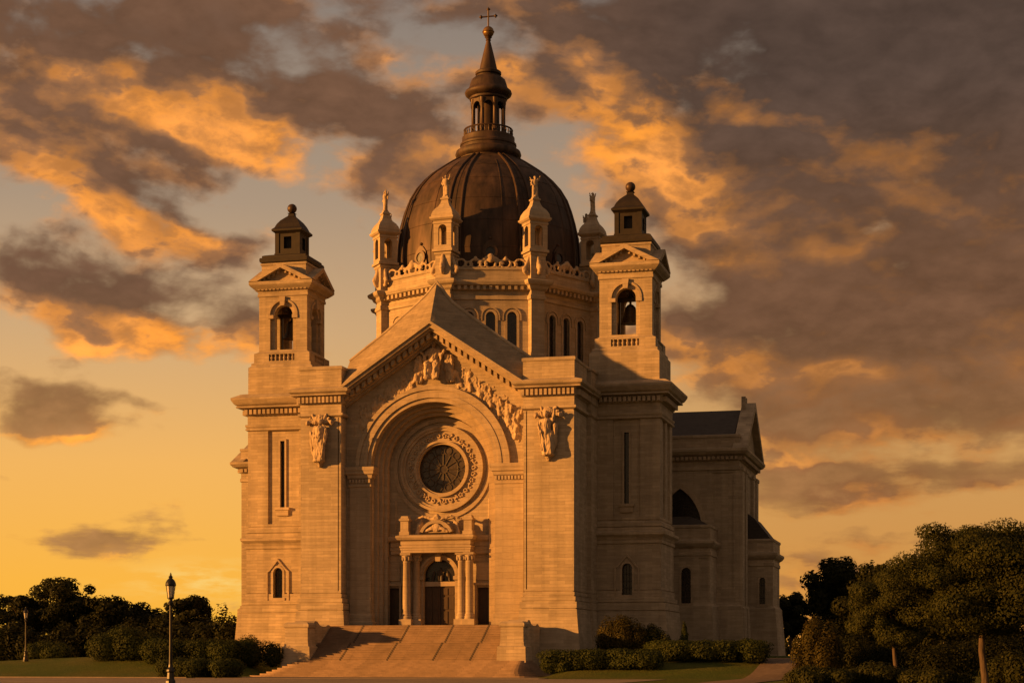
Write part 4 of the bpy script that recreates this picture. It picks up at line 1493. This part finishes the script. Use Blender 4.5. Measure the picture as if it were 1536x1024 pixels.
# ------------------------------------------------------------------ street lamps
def street_lamp(loc, h):
    root = empty('street_lamp', loc)
    p = MB()
    s = h / 6.33
    p.lathe(0, 0, [(.09 * s + .02, 1.25 * s), (.085 * s, 2.4 * s), (.07 * s, h - 1.45 * s)], 12)
    p.build('post', 'iron', root, True)
    b = MB()
    b.lathe(0, 0, [(.34 * s, 0), (.34 * s, .18 * s), (.30 * s, .22 * s), (.27 * s, .5 * s), (.21 * s, .62 * s), (.19 * s, .95 * s), (.24 * s, 1.02 * s), (.22 * s, 1.12 * s), (.13 * s, 1.25 * s), (.11 * s, 1.4 * s)], 8)
    b.build('base', 'iron', root)
    z = h - 1.45 * s
    c = MB()
    c.lathe(0, 0, [(.07 * s, z - .25 * s), (.15 * s, z - .2 * s), (.16 * s, z - .1 * s), (.10 * s, z - .02 * s), (.10 * s, z + .08 * s), (.19 * s, z + .14 * s), (.19 * s, z + .2 * s)], 12)
    c.build('collar', 'iron', root, True)
    z += .2 * s
    g = MB()
    g.poly(0, 0, 6, 0, [(.15 * s, z), (.235 * s, z + .62 * s)], False)
    g.build('lantern_glass', 'lamp_glass', root)
    f = MB()
    for i in range(6):
        a = 2 * PI * i / 6
        f.tube([(.16 * s * math.sin(a), -.16 * s * math.cos(a), z), (.25 * s * math.sin(a), -.25 * s * math.cos(a), z + .64 * s)], .018 * s, 5)
    f.poly(0, 0, 6, 0, [(.27 * s, z + .62 * s), (.30 * s, z + .66 * s), (.29 * s, z + .72 * s)], False)
    f.build('lantern_frame', 'iron', root)
    t = MB()
    t.lathe(0, 0, [(.29 * s, z + .72 * s), (.27 * s, z + .82 * s), (.2 * s, z + .95 * s), (.11 * s, z + 1.03 * s), (.09 * s, z + 1.08 * s), (.13 * s, z + 1.12 * s), (.05 * s, z + 1.2 * s), (.06 * s, z + 1.24 * s), (.012 * s, z + 1.36 * s)], 12)
    t.build('cap', 'iron', root, True)
    return root


tag(street_lamp((6.67, -73.6, .0), 6.36), 'tall black iron street lamp on the near forecourt left of the steps', 'street lamp', 'black iron street lamps')
tag(street_lamp((-38.9, -7.7, gz(-38.9, -7.7)), 5.2), 'smaller far black street lamp before the dark trees at the left edge', 'street lamp', 'black iron street lamps')


# ------------------------------------------------------------------ plants
def leaves(clumps, n, size, seed, fill=.45):
    n, size = int(n * (3.4 if size < .25 else 1.8)), size * (.5 if size < .25 else .68)
    """many leaf-sized quads spread through ellipsoid clumps"""
    r = np.random.default_rng(seed)
    cl = np.array(clumps, float)
    w = (cl[:, 3] * cl[:, 4] * cl[:, 5]) ** .7
    ix = r.choice(len(cl), n, p=w / w.sum())
    d = r.normal(size=(n, 3))
    d /= np.linalg.norm(d, axis=1)[:, None]
    rr = (fill + (1.06 - fill) * r.random(n) ** .5)[:, None]
    p = cl[ix, :3] + d * cl[ix, 3:6] * rr
    nr = d * 1.7 + r.normal(size=(n, 3)) * .42 + np.array([0, 0, .2])
    nr /= np.linalg.norm(nr, axis=1)[:, None]
    a = np.cross(nr, r.normal(size=(n, 3)))
    a /= np.linalg.norm(a, axis=1)[:, None]
    b = np.cross(nr, a)
    s = (size * (.55 + .9 * r.random(n)))[:, None]
    k = s * .62
    q = np.stack([p - a * s, p + b * k - a * s * .1, p + a * s, p - b * k + a * s * .1], 1).reshape(-1, 3)
    return q


def leaf_object(name, q, mat, parent=None, loc=(0, 0, 0)):
    n = len(q) // 4
    me = bpy.data.meshes.new(name)
    me.vertices.add(4 * n)
    me.vertices.foreach_set('co', q.astype(np.float32).ravel())
    me.loops.add(4 * n)
    me.loops.foreach_set('vertex_index', np.arange(4 * n, dtype=np.int32))
    me.polygons.add(n)
    me.polygons.foreach_set('loop_start', np.arange(0, 4 * n, 4, dtype=np.int32))
    me.polygons.foreach_set('loop_total', np.full(n, 4, dtype=np.int32))
    me.materials.append(M[mat])
    me.update(calc_edges=True)
    o = bpy.data.objects.new(name, me)
    C.objects.link(o)
    o.parent = parent
    o.location = loc
    return o


def crown_clumps(r, cz, rx, ry, rz, k, lo=.24, hi=.42):
    out = []
    for i in range(k):
        while True:
            v = Vector((r.uniform(-1, 1), r.uniform(-1, 1), r.uniform(-1, 1)))
            if .25 < v.length < 1:
                break
        s = r.uniform(lo, hi)
        v = v * (1 - s * .75)
        out.append((v.x * rx, v.y * ry, cz + v.z * rz, rx * s * r.uniform(.85, 1.2), ry * s * r.uniform(.85, 1.2), rz * s * r.uniform(.75, 1.05)))
    return out


def tree(name, loc, h, rx, rz, cz, leaf, n, size, seed, label, cat='tree', group=None, trunk_r=.3, lean=(0, 0), k=26, ry=None, lo=.16, hi=.34):
    """tapered trunk with limbs reaching into the crown; h is the height of the crown's top"""
    r = random.Random(seed)
    root = empty(name, loc)
    tag(root, label, cat, group)
    cl = crown_clumps(r, cz, rx, ry or rx, rz, int(k * 1.5), lo, hi)
    t = MB()
    base = Vector((0, 0, -.3))
    fk = Vector((lean[0] * .6, lean[1] * .6, cz - rz * .55))
    mid = base.lerp(fk, .5) + Vector((r.uniform(-.2, .2), r.uniform(-.2, .2), 0))
    t.tube([base, base + Vector((0, 0, .6)), mid, fk, Vector((lean[0], lean[1], cz + rz * .2))], [trunk_r * 1.5, trunk_r * 1.05, trunk_r * .9, trunk_r * .75, trunk_r * .2], 10)
    for c in r.sample(cl, min(len(cl), 11)):
        e = Vector(c[:3])
        st = mid.lerp(fk, r.uniform(.5, 1.1))
        m1 = st.lerp(e, .5) + Vector((0, 0, r.uniform(0, .6)))
        t.tube([st, m1, e], [trunk_r * .42, trunk_r * .25, trunk_r * .08], 6)
    t.build('trunk', 'bark', root, True)
    q = leaves(cl, n, size, seed)
    leaf_object('crown', q, leaf, root)
    return root


def bush(name, loc, rx, ry, h, leaf, n, size, seed, label, cat='bush', group=None, k=14, box=False):
    r = random.Random(seed)
    cl = []
    for i in range(k):
        a = r.uniform(0, 2 * PI)
        q = math.sqrt(r.random()) * .72
        x, y = rx * q * math.cos(a), ry * q * math.sin(a)
        if box:
            x, y = r.uniform(-.85, .85) * rx, r.uniform(-.6, .6) * ry
            top = h * r.uniform(.90, 1.0)
        else:
            top = h * (1 - .55 * q * q) * r.uniform(.8, 1.02)
        s = r.uniform(.28, .42)
        zr = h * s
        cl.append((x, y, max(zr * .8, top - zr), max(rx * s * (.75 if box else 1), .5), max(ry * s * (1.6 if box else 1.2), .4), zr))
        cl.append((x * 1.05, y * 1.05, h * .3, max(rx * s * (.5 if box else 1), .5), max(ry * s * 1.2, .4), h * .36))
    o = leaf_object(name, leaves(cl, n, size, seed, .5), leaf, None, loc)
    tag(o, label, cat, group)
    return o


def W(px, F, dz=0.0):
    """ground point on the bearing px (1536-wide photo) at distance F: used once to set out the planting"""
    R = (px - 768) / 2716 * F
    x = 49.31 + R * math.cos(YAW) - F * math.sin(YAW)
    y = -165.99 + R * math.sin(YAW) + F * math.cos(YAW)
    return (x, y, gz(x, y) + dz)


def planting():
    TL = 'trees left of the cathedral'
    TR = 'trees right of the cathedral'
    # left, far trees against the glow
    for i, (px, F, h, rx, rz, lab) in enumerate((
            (-30, 250, 11.0, 6.0, 4.6, 'dark tree cut by the left edge of the view'),
            (35, 258, 11.6, 4.2, 3.8, 'small-crowned dark tree just left of the tallest far tree'),
            (98, 255, 13.6, 6.2, 5.0, 'tallest rounded dark tree in the row at the far left'),
            (165, 252, 11.0, 5.2, 4.4, 'dark tree on the falling shoulder right of the tallest far tree'),
            (213, 256, 9.6, 4.4, 3.8, 'lowest dark tree in the dip of the left tree line'),
            (282, 232, 10.0, 4.2, 3.6, 'loose open-crowned dark tree behind the tall street lamp'),
            (335, 240, 7.2, 3.2, 2.8, 'small dark tree tucked beside the left base of the cathedral'))):
        x, y, z = W(px, F)
        tree('broadleaf_tree', (x, y, z), h, rx, rz, h - z - rz, 'leaf_dark', 5200 if i != 2 else 7500, .34, 20 + i, lab, 'tree', TL, .28, k=30)
    # left, dark thicket under them: separate shrubs
    labs = ['tall dark shrub at the left edge under the trees', 'dark shrub behind the far street lamp', 'dark shrub below the tallest far tree', 'dark rounded shrub right of the tallest tree', 'dark shrub left of the tall street lamp',
            'dark shrub straight behind the tall street lamp', 'dark shrub right of the tall street lamp', 'dark shrub nearest the cathedral in the left thicket']
    for i, px in enumerate((-25, 30, 85, 140, 195, 245, 290, 335)):
        x, y, z = W(px, 226 - (i % 2) * 9)
        bush('shrub', (x, y, z - .2), 3.6, 3.0, 5.6 + (i * 37 % 10) * .12, 'leaf_dark', 3000, .3, 60 + i, labs[i], 'shrub', 'dark thicket under the left trees', k=12)
    # left, lawn-edge bushes
    bush('bush', W(70, 184), 3.4, 2.0, 2.0, 'leaf_bush', 3600, .2, 80, 'low dark bush at the lawn edge, far left', 'bush', 'lawn-edge bushes')
    bush('bush', W(196, 172), 4.0, 2.4, 3.5, 'leaf_bush', 6000, .2, 81, 'broad rounded bush left of the tall street lamp', 'bush', 'lawn-edge bushes', k=18)
    bush('hedge', W(300, 168), 5.0, 1.7, 2.3, 'leaf_bush', 7000, .18, 82, 'long clipped hedge behind, running up to the left base of the cathedral', 'hedge', 'hedges by the steps', k=20, box=True)
    bush('hedge', W(298, 156), 4.0, 1.6, 1.75, 'leaf_bush', 7000, .17, 83, 'low front hedge between the tall street lamp and the left end of the steps', 'hedge', 'hedges by the steps', k=20, box=True)
    bush('bush', W(383, 169), 2.7, 1.6, 3.1, 'leaf_mid', 6000, .17, 84, 'tallest loose bush against the left pier beside the steps', 'bush', 'lawn-edge bushes', k=18)
    # right, planting by the wing
    bush('bush', W(932, 168), 2.5, 1.8, 4.1, 'leaf_olive', 6000, .17, 90, 'yellowish tall bush under the arched window of the right wing', 'bush', 'bushes by the right wing', k=16)
    bush('bush', W(978, 168), 1.9, 1.6, 3.0, 'leaf_mid', 4500, .16, 91, 'darker rounded bush right of the yellowish bush', 'bush', 'bushes by the right wing', k=12)
    bush('bush', W(842, 157), 1.9, 1.3, 1.8, 'leaf_bush', 4000, .16, 92, 'low bush beside the right cheek wall of the steps', 'bush', 'bushes by the right wing', k=12)
    bush('hedge', W(905, 156), 5.2, 1.7, 1.75, 'leaf_bush', 9000, .17, 93, 'long dark hedge below the right wing, nearer the steps', 'hedge', 'hedges by the right wing', k=24, box=True)
    bush('hedge', W(1065, 158), 5.6, 1.9, 1.85, 'leaf_bush', 9000, .17, 94, 'long dark hedge below the right wing, nearer the path', 'hedge', 'hedges by the right wing', k=24, box=True)
    bush('bush', W(1118, 158), 2.4, 1.8, 2.2, 'leaf_bush', 4500, .17, 97, 'rounded dark bush ending the hedge at the path', 'bush', 'bushes by the right wing', k=12)
    root = empty('conifer', W(1027, 168))
    tag(root, 'slim little conifer against the wall between the wing and the chapel', 'conifer')
    MB().tube([(0, 0, -.2), (0, 0, 2.9)], [.07, .02], 6).build('trunk', 'bark', root, True)
    rc = random.Random(95)
    cl = [(rc.uniform(-.1, .1), rc.uniform(-.1, .1), .35 + .26 * i, .62 * (1 - i / 11.5) + .05, .62 * (1 - i / 11.5) + .05, .26) for i in range(11)]
    leaf_object('crown', leaves(cl, 1100, .13, 95), 'leaf_bush', root)
    # right, trees
    x, y, z = W(1478, 118)
    tree('broadleaf_tree', (x, y, z), 11.0, 7.4, 4.1, 7.0, 'leaf_mid', 52000, .16, 110, 'large spreading tree with a slim bare trunk at the right edge', 'tree', TR, .24, lean=(-.3, .4), k=120, ry=5.5, lo=.13, hi=.28)
    x, y, z = W(1345, 140)
    tree('broadleaf_tree', (x, y, z), 8.4, 4.2, 3.2, 5.6, 'leaf_mid', 22000, .17, 111, 'mid-sized lit tree left of the large tree, leaning into it', 'tree', TR, .18, lean=(-.5, 0), k=32)
    x, y, z = W(1268, 186)
    tree('broadleaf_tree', (x, y, z), 11.0, 4.6, 4.6, 6.6, 'leaf_dark', 8500, .27, 112, 'dark tall tree behind the lit bush at the right', 'tree', TR, .25, k=30)
    x, y, z = W(1320, 176)
    tree('broadleaf_tree', (x, y, z), 9.6, 4.6, 4.4, 5.6, 'leaf_dark', 7500, .27, 118, 'dark tree filling the gap behind the mid-sized lit tree', 'tree', TR, .25, k=30)
    x, y, z = W(1400, 165)
    tree('broadleaf_tree', (x, y, z), 9.6, 5.6, 4.6, 5.0, 'leaf_dark', 8500, .26, 119, 'dark tree filling the shade behind the large tree', 'tree', TR, .25, k=34)
    x, y, z = W(1520, 160)
    tree('broadleaf_tree', (x, y, z), 9.0, 5.6, 4.4, 4.6, 'leaf_dark', 8000, .26, 120, 'dark tree behind the bare trunk at the right edge', 'tree', TR, .25, k=34)
    x, y, z = W(1188, 232)
    tree('broadleaf_tree', (x, y, z), 9.6, 3.4, 3.6, 5.4, 'leaf_dark', 4500, .3, 113, 'dark distant tree just right of the cathedral', 'tree', TR, .25, k=22)
    bush('bush', W(1226, 146), 2.1, 2.0, 5.2, 'leaf_olive', 8000, .17, 114, 'upright olive bush lit by the sun right of the path', 'bush', 'bushes right of the path', k=20)
    for i, (px, F, rx, h, lab) in enumerate(((1225, 122, 2.4, 1.5, 'low ground bush at the path edge, bottom right'), (1310, 124, 2.8, 1.7, 'low ground bush under the mid-sized lit tree'), (1395, 120, 2.6, 1.3, 'low ground bush left of the bare trunk'),
                                             (1525, 124, 2.6, 2.4, 'low ground bush right of the bare trunk'), (1300, 150, 3.4, 3.4, 'dark shaded bush behind the ground bushes, left of the bare trunk'), (1420, 146, 4.0, 3.2, 'dark shaded bush straight behind the bare trunk'),
                                             (1260, 172, 4.2, 4.6, 'tall dark shrub in the gap behind the lit olive bush'), (1345, 172, 4.2, 4.4, 'tall dark shrub behind the thin trunk of the mid-sized lit tree'), (1500, 150, 4.4, 3.8, 'tall dark shrub behind the ground bush right of the bare trunk'))):
        x, y, z = W(px, F)
        bush('bush', (x, y, z - .1), rx, 1.8, h, 'leaf_mid' if i < 4 else 'leaf_dark', 3600, .18, 130 + i, lab, 'bush', 'bushes right of the path', k=14)

    # far-off woods that close the horizon
    r = random.Random(77)
    cl = []
    for i in range(110):
        x = -150 + 250 * i / 110 + r.uniform(-2, 2)
        y = 150 + r.uniform(-12, 25)
        h = r.uniform(5, 8.5)
        cl.append((x, y, h * .52, r.uniform(3, 5), 3, h * .52))
    o = leaf_object('far_woods', leaves(cl, 34000, .55, 5, .3), 'leaf_dark')
    o['kind'] = 'stuff'
    tag(o, 'dark band of far-off woods along the horizon behind everything', 'woods')


planting()
